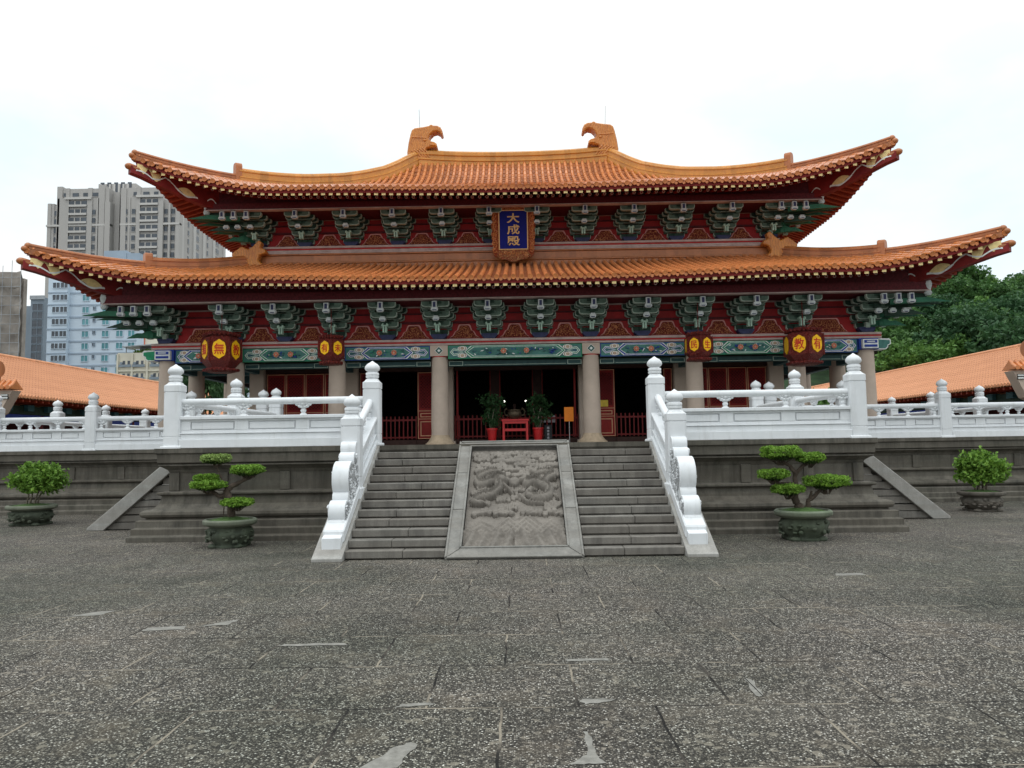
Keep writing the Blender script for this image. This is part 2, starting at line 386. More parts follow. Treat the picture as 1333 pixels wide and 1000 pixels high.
M['ground']=ground_mat()
m=MB(); m.add([(-900,-60,0),(900,-60,0),(900,1200,0),(-900,1200,0)],[(0,1,2,3)])
tag(m.build('ground',M['ground']),kind='structure')
def patchmat():
    t=NT('cement_patch'); p=t.pos(); n=t.noise(p,14,5); return t.out(t.ramp(n,[(.3,(.14,.135,.12)),(.7,(.26,.25,.225))]),.85)
M['patch']=patchmat()
def patch(name,pts,z=.004):
    n=len(pts); out=[]
    for i in range(n):
        a=Vector(pts[i]); b=Vector(pts[(i+1)%n])
        for k in range(6):
            q=a.lerp(b,k/6); out.append((q.x+random.uniform(-.012,.012),q.y+random.uniform(-.012,.012),z))
    m=MB(); m.add(out,[tuple(range(len(out)))]); tag(m.build(name,M['patch']),kind='structure')
patch('cement_patch',[(-.58,4.36),(-.80,4.32),(-.66,4.62),(-.56,4.72),(-.52,4.68)])
patch('cement_patch',[(.36,4.37),(.56,4.37),(.53,4.52),(.505,4.86),(.475,4.86),(.47,4.5)])
patch('cement_patch',[(.53,5.34),(.78,5.44),(.70,5.46),(.51,5.47),(.50,5.4)])
patch('cement_patch',[(-.75,5.33),(-.50,5.37),(-.50,5.42),(-.72,5.40)])
patch('cement_patch',[(.46,6.38),(.82,6.40),(.80,6.47),(.47,6.45)])
patch('cement_patch',[(1.72,5.47),(1.77,5.46),(1.80,5.85),(1.76,5.90)])
patch('cement_patch',[(-4.75,8.32),(-4.42,8.38),(-4.38,8.62),(-4.6,8.55)])
patch('cement_patch',[(-3.6,7.62),(-3.2,7.68),(-3.25,7.82),(-3.6,7.76)])
patch('cement_patch',[(-3.1,7.80),(-2.85,7.85),(-2.8,8.1),(-2.95,7.98)])
patch('cement_patch',[(4.2,10.2),(4.6,10.22),(4.6,10.38),(4.25,10.36)])
patch('cement_patch',[(-1.25,4.22),(-1.05,4.20),(-1.06,4.30),(-1.2,4.31)])
patch('cement_patch',[(-2.1,6.98),(-1.45,7.0),(-1.5,7.07),(-2.0,7.06)])

# ------------------------------------------------------------------ terrace
PROF=[(.56,0),(.56,.10),(.50,.125),(.50,.25),(.44,.265),(.44,.40),(.30,.42),(.30,.445),(.365,.46),(.39,.51),(.375,.57),(.30,.60),(.21,.615),(.13,.70),(.09,.86),(.165,.885),(.165,.935),(-.02,.95),(-.02,1.30),(.0,1.33),(.02,1.37),(.10,1.43),(.15,1.45),(.155,1.475),(.10,1.48),(.10,1.50),(.17,1.51),(.17,1.69),(.21,1.70),(.21,1.80)]
TZ=1.80
def platform(parent,x0,x1,yf,yb):
    m=MB(); n=len(PROF)
    ring=lambda o,z:[(x0-o,yf-o,z),(x1+o,yf-o,z),(x1+o,yb,z),(x0-o,yb,z)]
    vs=[]
    for o,z in PROF: vs+=ring(o,z)
    fs=[]
    for j in range(n-1):
        for k in range(4): k2=(k+1)%4; fs.append((j*4+k,j*4+k2,j*4+4+k2,j*4+4+k))
    m.add(vs,fs); m.build('base_wall',M['terrace'],parent,bevel=.012)
    q=MB(); o,z=PROF[-1]; q.add(ring(o-.002,z),[(0,1,2,3)]); q.build('floor',M['floor'],parent)
TF=15.45; TX=6.95; WF=22.35
ter=thing('stone_terrace','dark weathered stone terrace with moulded base carrying the white balustrades before the hall','terrace')
platform(ter,-TX,TX,TF,WF+.3)
for sx in (-1,1):
    for x in (3.35,4.6,5.85,6.83):
        m=MB(); m.box(sx*x-.1,sx*x+.1,TF-.03,TF+.05,.952,1.315); m.build('pilaster_strip',M['terrace'],ter,bevel=.008)
hb=thing('hall_platform','long dark stone platform carrying the hall and set back behind the front terrace','platform')
platform(hb,-15.5,15.5,WF,48)
for sx in (-1,1):
    for k in range(5):
        m=MB(); m.box(sx*(8.6+k*1.45)-.1,sx*(8.6+k*1.45)+.1,WF-.03,WF+.05,.952,1.315); m.build('pilaster_strip',M['terrace'],hb,bevel=.008)

# front staircase
st=thing('front_staircase','wide grey stone front staircase split into two flights by the carved ramp','staircase',(0,12.2,0))
NST=13; RH=TZ/NST; Y0=12.2; Y1=15.27; TR=(Y1-Y0)/(NST-1)
for sx in (-1,1):
    fl=MB()
    for k in range(NST):
        a=Y0+k*TR; z1=(k+1)*RH if k<NST-1 else TZ-.004
        j=random.uniform(-.006,.006)
        xs=[1.09,1.09+random.uniform(.5,1.1),2.67]
        for u,v in zip(xs[:-1],xs[1:]):
            fl.box(sx*(u+.003),sx*(v-.003),a+j,a+TR+.12,z1-.118,z1-random.uniform(0,.004))
        fl.box(sx*1.09,sx*2.67,a+.06,a+TR+.1,max(0,k*RH-.02),z1-.10)
    fl.build('stair_flight',M['stairst'],st,loc=(0,-12.2,0),bevel=.009)
    ch=MB(); sl=TZ/(15.27-12.0)
    ch.prism([(12.0,0),(15.25,0),(15.25,TZ-.01),(15.25,TZ-.002),(12.0,.05)],'x',sx*2.665,sx*3.14)
    # inclined joints
    ch.build('cheek_slab',M['cheek'],st,loc=(0,-12.2,0),bevel=.012)
ZC=lambda y:.05+(TZ-.052)*(y-12.0)/3.25

# carved ramp
rp_=thing('carved_ramp','sloping pale stone ramp carved with two dragons chasing a pearl between the stair flights','carved ramp',(0,12.1,0))
def ramp_pt(u,v,h):   # u across, v along slope 0..1, h normal height
    y=12.06+v*3.36; z=.0+v*1.815; nl=sqrt(3.36**2+1.815**2)
    return (u,y-1.815/nl*h,z+3.36/nl*h)
m=MB()
def rslab(u0,u1,v0,v1,h0,h1,u2=None,u3=None):
    u2=u0 if u2 is None else u2; u3=u1 if u3 is None else u3
    vs=[ramp_pt(u0,v0,h0),ramp_pt(u1,v0,h0),ramp_pt(u3,v1,h0),ramp_pt(u2,v1,h0),ramp_pt(u0,v0,h1),ramp_pt(u1,v0,h1),ramp_pt(u3,v1,h1),ramp_pt(u2,v1,h1)]
    m.add(vs,[(3,2,1,0),(4,5,6,7),(0,1,5,4),(1,2,6,5),(2,3,7,6),(3,0,4,7)])
rslab(-1.06,1.06,0,1,-.20,-.085)
FW=.25; g=.004
def rquad(q,h0,h1):
    vs=[ramp_pt(u,v,h0) for u,v in q]+[ramp_pt(u,v,h1) for u,v in q]
    m.add(vs,[(3,2,1,0),(4,5,6,7),(0,1,5,4),(1,2,6,5),(2,3,7,6),(3,0,4,7)])
VB,VT=.075,.945; UO,UI=1.085,.835
for sx in (-1,1):
    for a,b in ((0,.36),(.36,.68),(.68,1.)):
        rquad([(sx*UO,a+.002),(sx*UO,b-.002),(sx*UI,(VT if b==1 else b)-.002),(sx*UI,(VB if a==0 else a)+.002)],-.085,.035)
    rquad([(sx*UO,.001),(sx*UO,.999),(sx*(UO-.035),.99),(sx*(UO-.035),.012)],-.08,.055)
    rquad([(sx*(UI+.035),VB-.006),(sx*(UI+.035),VT+.006),(sx*UI,VT),(sx*UI,VB)],-.08,.055)
for va,vb in ((0.,VB),(1.,VT)):
    d_=.006
    rquad([(-UO+d_,va),(UO-d_,va),(UI-d_,vb),(-UI+d_,vb)],-.085,.035)
    e_=.008 if va==0 else -.008
    rquad([(-UI-.02,vb-e_),(UI+.02,vb-e_),(UI,vb),(-UI,vb)],-.08,.053)
    rquad([(-UO+.03,va),(UO-.03,va),(UO-.05,va+e_*1.2),(-UO+.05,va+e_*1.2)],-.08,.053)
M['rampframe']=terrace_stone('grey_ramp_frame',(.235,.228,.21),(.13,.127,.118),(.19,.188,.17))
m.build('frame',M['rampframe'],rp_,loc=(0,-12.1,0),bevel=.006)
# relief height field
NX,NY=190,310
U=np.linspace(-.833,.833,NX); V=np.linspace(.070,.948,NY); UU,VV=np.meshgrid(U,V)
sx_=UU/.833; sy_=(VV-.078)/.864     # -1..1 , 0..1
Hh=np.zeros_like(UU); A=sx_*.833; B=sy_*3.27   # metres
rg=np.random.default_rng(5)
def lump(cx,cy,rx,ry,h,pw=.36):
    global Hh
    d=1-((A-cx)/rx)**2-((B-cy)/ry)**2; Hh=np.maximum(Hh,h*np.where(d>0,.42+.58*np.clip(d,0,1)**pw,0))
def cloud(cx,cy,w,h=.05):
    for k in range(5):
        lump(cx+(k-2)*w*.26+rg.normal()*.01,cy+rg.normal()*.02-(abs(k-2)*.025),w*.2,.07+.02*rg.random(),h*rg.uniform(.7,1))
    lump(cx,cy-.05,w*.6,.045,h*.75)
for r_,yy in enumerate((3.12,2.98,2.84,2.68,2.52,2.36)):
    for k in range(5): cloud(-.62+k*.31+(r_%2)*.1+rg.normal()*.03,yy+rg.normal()*.03,.23,.05)
for k in range(26): cloud(rg.uniform(-.72,.72),rg.uniform(1.1,2.3),.17,.04)
for x in (-.55,-.2,.3,.66): cloud(x,1.08+rg.normal()*.03,.26,.055)
def dragon(pts,r0,r1,h):
    global Hh
    P=np.array(pts); Q=[]
    for i in range(len(P)-1):
        p0=P[max(i-1,0)];p1=P[i];p2=P[i+1];p3=P[min(i+2,len(P)-1)]
        for t in np.linspace(0,1,14,endpoint=False):
            Q.append(.5*((2*p1)+(-p0+p2)*t+(2*p0-5*p1+4*p2-p3)*t*t+(-p0+3*p1-3*p2+p3)*t**3))
    Q=np.array(Q); n=len(Q)
    for i,q in enumerate(Q):
        r=r0+(r1-r0)*i/n; d=np.hypot(A-q[0],(B-q[1])*.8); 
        sc=1+.16*np.sin(i*2.2)
        Hh=np.maximum(Hh,np.where(d<r,h*sc*(.35+.65*np.sqrt(np.clip(1-(d/r)**2,0,1)))*(1-.3*i/n),0))
dragon([(-.16,2.0),(-.3,2.12),(-.42,1.98),(-.6,1.9),(-.68,2.1),(-.5,2.32),(-.32,2.36),(-.25,2.25)],.085,.05,.10)
dragon([(-.30,1.98),(-.28,1.75),(-.42,1.55),(-.62,1.48),(-.72,1.35),(-.55,1.3)],.085,.04,.10)
dragon([(.22,1.9),(.38,1.95),(.5,1.85),(.6,2.1),(.72,2.2),(.62,2.32),(.42,2.30),(.3,2.36)],.085,.045,.10)
dragon([(.45,1.9),(.62,1.7),(.58,1.48),(.38,1.42),(.24,1.55),(.3,1.72)],.1,.055,.11)
dragon([(.5,1.5),(.66,1.55),(.76,1.45)],.05,.025,.08); dragon([(-.2,1.9),(-.1,1.75),(-.02,1.6)],.045,.02,.07)
dragon([(.1,1.55),(.25,1.35),(.5,1.32)],.04,.02,.06)
for s_ in (-1,1):
    lump(s_*.22,2.0,.1,.1,.13); lump(s_*.13,1.97,.07,.06,.11)
    for q in (-.06,0,.06): dragon([(s_*.25,2.03),(s_*.36,2.12+q),(s_*.42,2.15+q*2)],.02,.01,.09)
lump(0,1.93,.105,.13,.11)
for pts_,q_ in ((((-.16,2.0),(-.3,2.12),(-.42,1.98),(-.6,1.9),(-.68,2.1),(-.5,2.32),(-.32,2.36)),.0),(((-.30,1.98),(-.28,1.75),(-.42,1.55),(-.62,1.48),(-.72,1.35)),.0),(((.22,1.9),(.38,1.95),(.5,1.85),(.6,2.1),(.72,2.2),(.62,2.32),(.42,2.30)),0),(((.45,1.9),(.62,1.7),(.58,1.48),(.38,1.42),(.24,1.55)),0)):
    dragon([(x_,y_+.012) for x_,y_ in pts_],.022,.014,.150)
    for (xa,ya),(xb,yb) in zip(pts_[:-1],pts_[1:]):
        for f_ in (.25,.75):
            xm,ym=xa+(xb-xa)*f_,ya+(yb-ya)*f_; dragon([(xm,ym),(xm+.07*rg.choice([-1,1]),ym+.10*rg.choice([-1,1]))],.02,.01,.085)
for k in range(16): cloud(rg.uniform(-.74,.74),rg.uniform(1.12,2.45),.13,.055)
# mountains: triangular ridged folds, waves at bottom
mt=np.zeros_like(Hh)
for cx,cy,wd,ht in ((-.55,.35,.5,.5),(-.1,.35,.45,.62),(.2,.35,.5,.72),(.62,.35,.42,.55)):
    peak=cy+ht*(1-np.abs(A-cx)/wd); inside=(B<peak)&(np.abs(A-cx)<wd)
    mt=np.maximum(mt,np.where(inside,.014+.007*np.sin((peak-B)*42+cx*9),0))
Hh=np.where(B<1.0,np.maximum(Hh,mt),Hh)
edge=.42+.03*np.abs(np.sin(A*14)); wv=(B<edge); Hh=np.where(wv,.055+.020*np.sin((A*30+B*9*np.sign(A)))+.02*np.clip((edge-B)*-8,-1,0),Hh)
nz_=rg.normal(size=Hh.shape)
for _ in range(2): nz_=(nz_+np.roll(nz_,1,0)+np.roll(nz_,-1,0)+np.roll(nz_,1,1)+np.roll(nz_,-1,1))/5
sw=np.sin(A*34+3*np.sin(B*9))*np.sin(B*38+3*np.sin(A*11))
Hh+=nz_*.005+np.where(Hh>.012,.004*sw,.0015*sw)
m=MB()
vs=[ramp_pt(float(U[i]),float(V[j]),float(-.065+Hh[j,i]*1.55)) for j in range(NY) for i in range(NX)]
fs=[(j*NX+i,j*NX+i+1,(j+1)*NX+i+1,(j+1)*NX+i) for j in range(NY-1) for i in range(NX-1)]
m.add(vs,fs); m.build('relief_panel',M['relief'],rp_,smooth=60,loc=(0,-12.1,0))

# side staircases
for sx in (-1,1):
    t=thing('side_staircase','narrow grey stone side stair with a sloping stringer slab, '+('left' if sx<0 else 'right')+' of the terrace','staircase',(sx*8.3,18.4,0))
    for ya,yb in ((17.25,17.6),(19.3,19.65)):
        m=MB(); P=[(9.60,0.0),(9.60,.05),(7.5,1.80),(7.22,1.80),(7.22,1.72),(9.22,0.0)]
        m.prism([(sx*p[0],p[1]) for p in P],'y',ya,yb); m.build('stringer',M['cheek'],t,loc=(-sx*8.3,-18.4,0),bevel=.012)
    m=MB(); n=10
    for k in range(n):
        x=9.35-k*.235; z=(k+1)*.165
        m.box(sx*7.1,sx*x,17.34,19.55,z-.15,z-.012*(k%2))
    m.build('stair_flight',M['stairst'],t,loc=(-sx*8.3,-18.4,0),bevel=.008)

# ------------------------------------------------------------------ balustrades
def post_mesh(ext=0.):
    m=MB(); o=lambda w,c:[(-w,-w+c),(-w+c,-w),(w-c,-w),(w,-w+c),(w,w-c),(w-c,w),(-w+c,w),(-w,w-c)]
    def lay(rows):
        vs=[];fs=[]
        for w,c,z in rows: vs+=[(x,y,z) for x,y in o(w,c)]
        n=len(rows)
        for j in range(n-1):
            for k in range(8): k2=(k+1)%8; fs.append((j*8+k,j*8+k2,j*8+8+k2,j*8+8+k))
        fs.append(tuple(range(8))[::-1]); fs.append(tuple((n-1)*8+k for k in range(8))); m.add(vs,fs)
    lay([(.205,.01,-ext),(.205,.01,.03),(.195,.01,.045),(.168,.035,.05),(.168,.035,.22),(.160,.03,.225),(.160,.03,.235),(.168,.035,.24),(.168,.035,1.09),(.158,.03,1.095),(.158,.03,1.11),(.172,.035,1.115),(.172,.035,1.23),(.14,.05,1.26),(.115,.06,1.30)])
    return m.mesh('post',M['white'])
def finial_mesh():
    m=MB(); n=20; pr=[(.112,1.295),(.105,1.315),(.128,1.325),(.130,1.36),(.118,1.37),(.131,1.38),(.131,1.42),(.12,1.43),(.095,1.435),(.10,1.445),(.138,1.48),(.147,1.515),(.138,1.555),(.10,1.60),(.045,1.632),(.022,1.65),(0.001,1.664)]
    vs=[];fs=[]
    for r,z in pr:
        for k in range(n):
            rr=r*(1+(.05 if k%2 else -.02)*(1 if 1.45<z<1.62 else .3)); a=2*pi*k/n; vs.append((rr*cos(a),rr*sin(a),z))
    for j in range(len(pr)-1):
        for k in range(n): k2=(k+1)%n; fs.append((j*n+k,j*n+k2,j*n+n+k2,j*n+n+k))
    m.add(vs,fs); return m.mesh('finial',M['white'],50)
POST,POSTX,FIN=post_mesh(),post_mesh(.35),finial_mesh()
def cloud_mesh():
    m=MB(); m.lathe([(.075,.62),(.07,.66),(.035,.68),(.05,.70),(.062,.725),(.05,.75),(.03,.765),(.05,.80),(.08,.83)],n=12,sy=.7)
    for x,z,r in ((-.125,.862,.048),(-.068,.875,.045),(0,.866,.058),(.068,.875,.045),(.125,.862,.048),(-.075,.82,.042),(.075,.82,.042),(-.03,.80,.04),(.03,.80,.04)):
        m.ball((x,0,z),(r,.062-abs(x)*.12,r*.85),10,6)
    return m.mesh('cloud_support',M['white'],60)
CLOUD=cloud_mesh()
def balustrade(P,Q,label,posts=(0,1),zs=(0,0),lower=False,nposts=None,npan=3,drum=False):
    """straight run from P to Q (xy), sitting on z0..z1"""
    P=Vector(P);Q=Vector(Q); d=(Q-P); Ln=d.length; d.normalize(); ang=atan2(d.y,d.x); sl=(zs[1]-zs[0])/Ln
    t=thing('stone_balustrade',label,'balustrade',(P.x,P.y,zs[0]),ang,'white stone balustrades')
    pts=nposts or [0,Ln]
    for i,x in enumerate(pts):
        if (i==0 and not posts[0]) or (i==len(pts)-1 and not posts[1]): continue
        o=link('post',POSTX if abs(sl)>.01 else POST,t,(x,0,sl*x)); o.scale=(1,1,1.03); link('finial',FIN,o)
    for a,b in zip(pts[:-1],pts[1:]):
        x0,x1=a+.16,b-.16; m=MB()
        m.box(x0,x1,-.165,.165,0.004,.175); m.box(x0,x1,-.115,.115,.175,.285); m.box(x0,x1,-.14,.14,.285,.302); m.box(x0,x1,-.062,.062,.30,.575); m.box(x0,x1,-.15,.15,.572,.64)
        n=npan; W=(x1-x0); 
        m.box(x0,x1,-.10,.10,.30,.355); m.box(x0,x1,-.10,.10,.53,.575)
        gw=.14 if W>1.5 else .1
        for k in range(n+1):
            c=x0+W*k/n; m.box(max(x0,c-gw/ (1 if 0<k<n else .7)),min(x1,c+gw/(1 if 0<k<n else .7)),-.1005,.1005,.355,.53)
            if k<n:
                c2=x0+W*(k+1)/n; m.box(c+gw/(1 if 0<k else .7)+.022,c2-gw/(1 if k+1<n else .7)-.022,-.094,.094,.377,.508)
        m.map(lambda x,y,z:(x,y,z+sl*x)); m.build('panel',M['white'],t,bevel=.008)
        r=MB(); r.tube([(x0-.02,0,.93+sl*(x0-.02)),(x1+.02,0,.93+sl*(x1+.02))],.070,14); r.build('rail',M['white'],t,smooth=50)
        for k in range(n+1):
            c=x0+.03+(W-.06)*k/n
            if (k in(0,n)): c+= .06*(1 if k==0 else -1)
            link('cloud_support',CLOUD,t,(c,0,sl*c))
    return t
BY=15.5; BX=2.86; CXN=6.87
for sx,sd_ in ((-1,'left'),(1,'right')):
    if sx<0: balustrade((-CXN,BY),(-BX,BY),'white stone balustrade along the front edge of the terrace, left of the stairs',(1,1),(TZ,TZ))
    else: balustrade((BX,BY),(CXN,BY),'white stone balustrade along the front edge of the terrace, right of the stairs',(1,1),(TZ,TZ))
    # terrace side: posts at 15.5(shared), 18.85, 21.95
    t=balustrade((sx*CXN,BY),(sx*CXN,21.95),f'white stone balustrade running back along the {sd_} side of the terrace',(0,1),(TZ,TZ),nposts=[0,3.35,6.45],npan=3)
    # wing run
    xs=[7.42,9.55,12.45,15.32]
    if sx<0: balustrade((-xs[-1],22.5),(-xs[0],22.5),'white stone balustrade on the set back hall platform at far left',(1,1),(TZ,TZ),nposts=[xs[-1]-x for x in xs[::-1]])
    else: balustrade((xs[0],22.5),(xs[-1],22.5),'white stone balustrade on the set back hall platform at far right',(1,1),(TZ,TZ),nposts=[x-xs[0] for x in xs])
    # a second run further back at the platform's outer end
    xs2=23.2
    balustrade((sx*15.32,22.5),(sx*15.32,46.5),f'white stone balustrade running back along the {sd_} edge of the hall platform',(0,1),(TZ,TZ),nposts=[0,3,6,9,12,15,18,21,24])
    # stair balustrade
    yl=13.72; z0=ZC(15.3)+.0; 
    t=balustrade((sx*2.885,yl),(sx*2.885,BY),f'white sloping stair balustrade with carved drum stone on the {sd_} side of the front stairs',(1,0),(ZC(yl)+.03,TZ+.0),npan=2)
    # drum stone
    m=MB(); L_=lambda y:ZC(y)-ZC(yl)-.03
    body=[(12.22,.02),(13.60,ZC(13.6)),(13.60,1.72),(13.46,1.62),(13.3,1.35),(13.0,.92),(12.78,.70),(12.62,.36),(12.22,.10)]
    m.prism(body,'x',-.128,.128)
    def disc(y,z,r,hw,mi=0,n=26): m.prism([(y+r*cos(2*pi*k/n),z+r*sin(2*pi*k/n)) for k in range(n)],'x',-hw,hw,mi)
    disc(13.53,1.74,.13,.134); disc(13.40,1.565,.12,.130); disc(13.12,1.22,.315,.138); disc(12.93,.93,.11,.132); disc(12.76,.70,.20,.136); disc(12.66,.50,.12,.131)
    m.prism([(12.22,.06),(12.6,.06+.2),(12.62,.46),(12.22,.34)],'x',-.15,.15)
    m.map(lambda x,y,z:(y-yl,x,z-ZC(yl)-.03))
    ds=m.build('drum_stone',M['white'],t,smooth=35,bevel=.006)
    sl_=MB(); sl_.prism([(12.36,ZC(12.36)),(yl,ZC(yl)),(yl,ZC(yl)+.20),(12.36,ZC(12.36)+.20)],'x',-.17,.17); sl_.map(lambda x,y,z:(y-yl,x,z-ZC(yl)-.03)); sl_.build('base_slab',M['white'],ds,bevel=.02)
    q_=MB(); rr_=random.Random(17)
    for s2 in (-1,1):
        for y,z,r,nn in ((13.12,1.22,.25,16),(12.76,.70,.15,8),(13.40,1.565,.07,3),(13.3,.98,.10,5),(13.48,1.28,.13,6),(12.98,.88,.1,4)):
            for k in range(nn):
                a=rr_.uniform(0,6.28); d_=r*sqrt(rr_.random()); cy,cz=y+d_*cos(a),z+d_*sin(a); ph=rr_.uniform(0,6.28); tw=rr_.choice((-1,1)); cr=rr_.uniform(.04,.065)
                q_.tube([(s2*.150,cy+cr*(1-j/10)*cos(ph+tw*j*.62),cz+cr*(1-j/10)*sin(ph+tw*j*.62)) for j in range(9)],.013,5)
    
    c=MB()
    for y,z,r in ((13.12,1.22,.275),(12.76,.70,.165),(13.40,1.565,.085),(13.3,.95,.12),(13.5,1.25,.2)):
        n=24
        for s2 in (-1,1): c.prism([(y+r*cos(2*pi*k/n),z+r*sin(2*pi*k/n)) for k in range(n)],'x',s2*.12,s2*(.146+random.uniform(0,.002)))
    q_.m=[1]*len(q_.m); c.join(q_); c.map(lambda x,y,z:(y-yl,x,z-ZC(yl)-.03)); c.build('carved_rosette',[M['carved'],M['white']],ds)

# ------------------------------------------------------------------ main hall
hall=thing('temple_hall','large red double eaved temple hall with sweeping orange tiled roofs and green painted brackets','temple',(0,24,0))
HL=(0,-24,0)
def HP(m,name,mats,smooth=None,bevel=0,parent=None):
    return m.build(name,mats,parent or hall,smooth,HL if parent is None else None,bevel)
CXS=[2.37,5.6,8.8,10.95]; CY=24.0; IY=26.15
# columns
def col_mesh(r,h,base=True):
    m=MB(); m.lathe([(r*1.02,.30),(r*1.04,.8),(r*1.0,h*.55),(r*.93,h)],n=28)
    return m.mesh('column',M['stonecol'],40)
CM=col_mesh(.27,2.76); 
def colbase_mesh():
    m=MB(); m.lathe([(.47,0),(.47,.05),(.40,.10),(.34,.18),(.29,.27),(.285,.31)],n=28); return m.mesh('column_base',M['stonecol_base'],40)
CBM=colbase_mesh()
def column(x,y):
    o=link('column',CM,hall,(x,y-24,TZ)); link('column_base',CBM,o); return o
for x in CXS:
    for sx in (-1,1): column(sx*x,CY)
for sx in (-1,1):
    for y in (26.15,29.3,32.5,35.7,37.85): column(sx*10.95,y)
def sqcol(x,y,w=.26):
    m=MB(); m.box(x-w,x+w,y-w,y+w,TZ,5.2); m.box(x-w-.08,x+w+.08,y-w-.08,y+w+.08,TZ,TZ+.14); return HP(m,'inner_column',M['stonecol'],bevel=.03)
for x in CXS[:3]:
    for sx in (-1,1): sqcol(sx*x,IY,.25)
# capitals on outer columns, painted diamond
def capital(x):
    m=MB(); m.box(x-.275,x+.275,CY-.25,CY+.25,4.57,4.905,1)
    m.lathe([(.262,4.54),(.262,4.57)],(x,CY,0),24,2)
    for r,mi,y in ((.135,0,.254),(.115,3,.258),(.085,4,.262),(.05,0,.266)):
        m.prism([(x-r,4.74),(x,4.74-r),(x+r,4.74),(x,4.74+r)],'y',CY-y,CY-.2,mi)
    HP(m,'capital',[M['white_line'],M['stonecol'],M['redbright'],M['green_dk'],M['teal']])
for x in CXS[:3]:
    for sx in (-1,1): capital(sx*x)
# painted lintels
LZ0,LZ1=4.47,4.905
def poly_hex(x0,x1,z0,z1,tip): zc=(z0+z1)/2; return [(x0,zc),(x0+tip,z0),(x1-tip,z0),(x1,zc),(x1-tip,z1),(x0+tip,z1)]
def lintel(x0,x1,line):
    m=MB(); yf=CY-.2; m.box(x0,x1,yf,CY+.2,LZ0,LZ1,0)
    e=[0]
    def lay(poly,mi): e[0]+=.0025; m.prism(poly,'y',yf-.004-e[0],yf+.05,mi)
    w=x1-x0; cx=(x0+x1)/2; z0,z1=LZ0+.035,LZ1-.03
    lay([(x0+.01,LZ0+.012),(x1-.01,LZ0+.012),(x1-.01,LZ1-.01),(x0+.01,LZ1-.01)],line)
    lay([(x0+.035,z0),(x1-.035,z0),(x1-.035,z1),(x0+.035,z1)],7)
    endw=min(.62,w*.24); hx0,hx1=x0+endw,x1-endw
    # end heads: pointed shapes outlined
    for s_,xe in ((1,x0+.07),(-1,x1-.07)):
        zc=(z0+z1)/2; hgt=(z1-z0)/2
        for k,(g_,mi) in enumerate(((0,2),(.02,line),(.045,2),(.062,8))):
            L2=endw*.80-g_*1.6
            P=[(0+g_*1.3,0),(.10+g_*.3,hgt*.62-g_),(.20,hgt*.55-g_),(L2*.62,hgt*.25-g_*.3),(L2*.86,0),(L2*.62,-hgt*.25+g_*.3),(.20,-hgt*.55+g_),(.10+g_*.3,-hgt*.62+g_)]
            lay([(xe+s_*p[0],zc+p[1]) for p in P],mi)
        for zz in (1,-1):   # corner curls
            for r,mi in ((.12,2),(.10,5),(.07,2),(.05,5)):
                n=14; lay([(xe+s_*(endw*.62)+r*1.25*cos(2*pi*k/n),zc+zz*hgt*.62+min(r,hgt*.38)*sin(2*pi*k/n)) for k in range(n)],mi)
    for g_,mi in ((0,2),(.018,line),(.05,2),(.064,3)):
        lay(poly_hex(hx0-.10+g_*1.6,hx1+.10-g_*1.6,z0+g_*.75,z1-g_*.75,.20),mi)
    # flowers and leaf swirls
    nfl=2 if w>2.4 else 1
    fx=[cx] if nfl==1 else [cx-w*.085,cx+w*.085]
    zc=(z0+z1)/2
    for q in range(int(w*13)):
        xx=hx0+.16+(hx1-hx0-.32)*random.random(); zz=zc+random.uniform(-.095,.095); a=random.uniform(0,pi); l=random.uniform(.035,.075)
        lay([(xx+l*cos(a),zz+l*.6*sin(a)),(xx-.018*sin(a),zz+.018*cos(a)),(xx-l*cos(a),zz-l*.6*sin(a)),(xx+.018*sin(a),zz-.018*cos(a))],random.choice([4,8,6,1,1,2]))
    for xx in fx:
        for r,mi in ((.085,5),(.072,9),(.03,5)):
            n=16; lay([(xx+r*(1+.16*cos(k*pi/1.0))*cos(2*pi*k/n),zc+r*(1+.16*cos(k*pi))*sin(2*pi*k/n)) for k in range(n)],mi)
    mats=[M['green_dk'],M['blue_line'],M['white_line'],M['teal'],M['teal_dk'],M['peach'],M['green_line'],M['teal'],M['teal_dk'],M['flower']]
    return HP(m,'painted_lintel',mats)
xs=[-10.95,-8.8,-5.6,-2.37,2.37,5.6,8.8,10.95]
for i in range(7):
    o0=.275 if i>0 else .3; o1=.275 if i<6 else .3
    lintel(xs[i]+o0,xs[i+1]-o1,6 if i in (1,3,5) else 1)
# lower tie beams behind (darker painted)
m=MB()
for i in range(7):
    a,b=xs[i]+.28,xs[i+1]-.28
    m.box(a,b,CY+.0,CY+.2,4.27,4.44,0)
    for s_,e_ in ((1,a),(-1,b)):
        m.box(e_+s_*.01,e_+s_*.45,CY-.008,CY+.1,4.285,4.425,1); m.box(e_+s_*.03,e_+s_*.43,CY-.014,CY+.1,4.30,4.41,0)
    m.box(a+.5,b-.5,CY-.01,CY+.1,4.30,4.312,1)
HP(m,'tie_beam',[M['tie'],M['green_pale']])
for sx in (-1,1):
    m=MB(); m.box(sx*10.95-.17,sx*10.95+.17,CY+.22,37.9,4.5,4.9,0); m.box(sx*10.95-.12,sx*10.95+.12,CY+.22,37.9,4.27,4.501,0); HP(m,'side_beam',[M['teal_dk']])
    for y in (26.15,29.3,32.5,35.7): m=MB(); m.box(sx*8.9,sx*10.8,y-.1,y+.1,4.3,4.6,0); HP(m,'cross_beam',[M['teal_dk']])
    for x in (2.37,5.6,8.8): m=MB(); m.box(sx*x-.1,sx*x+.1,CY+.25,IY-.25,4.3,4.62,0); HP(m,'cross_beam',[M['teal_dk']])
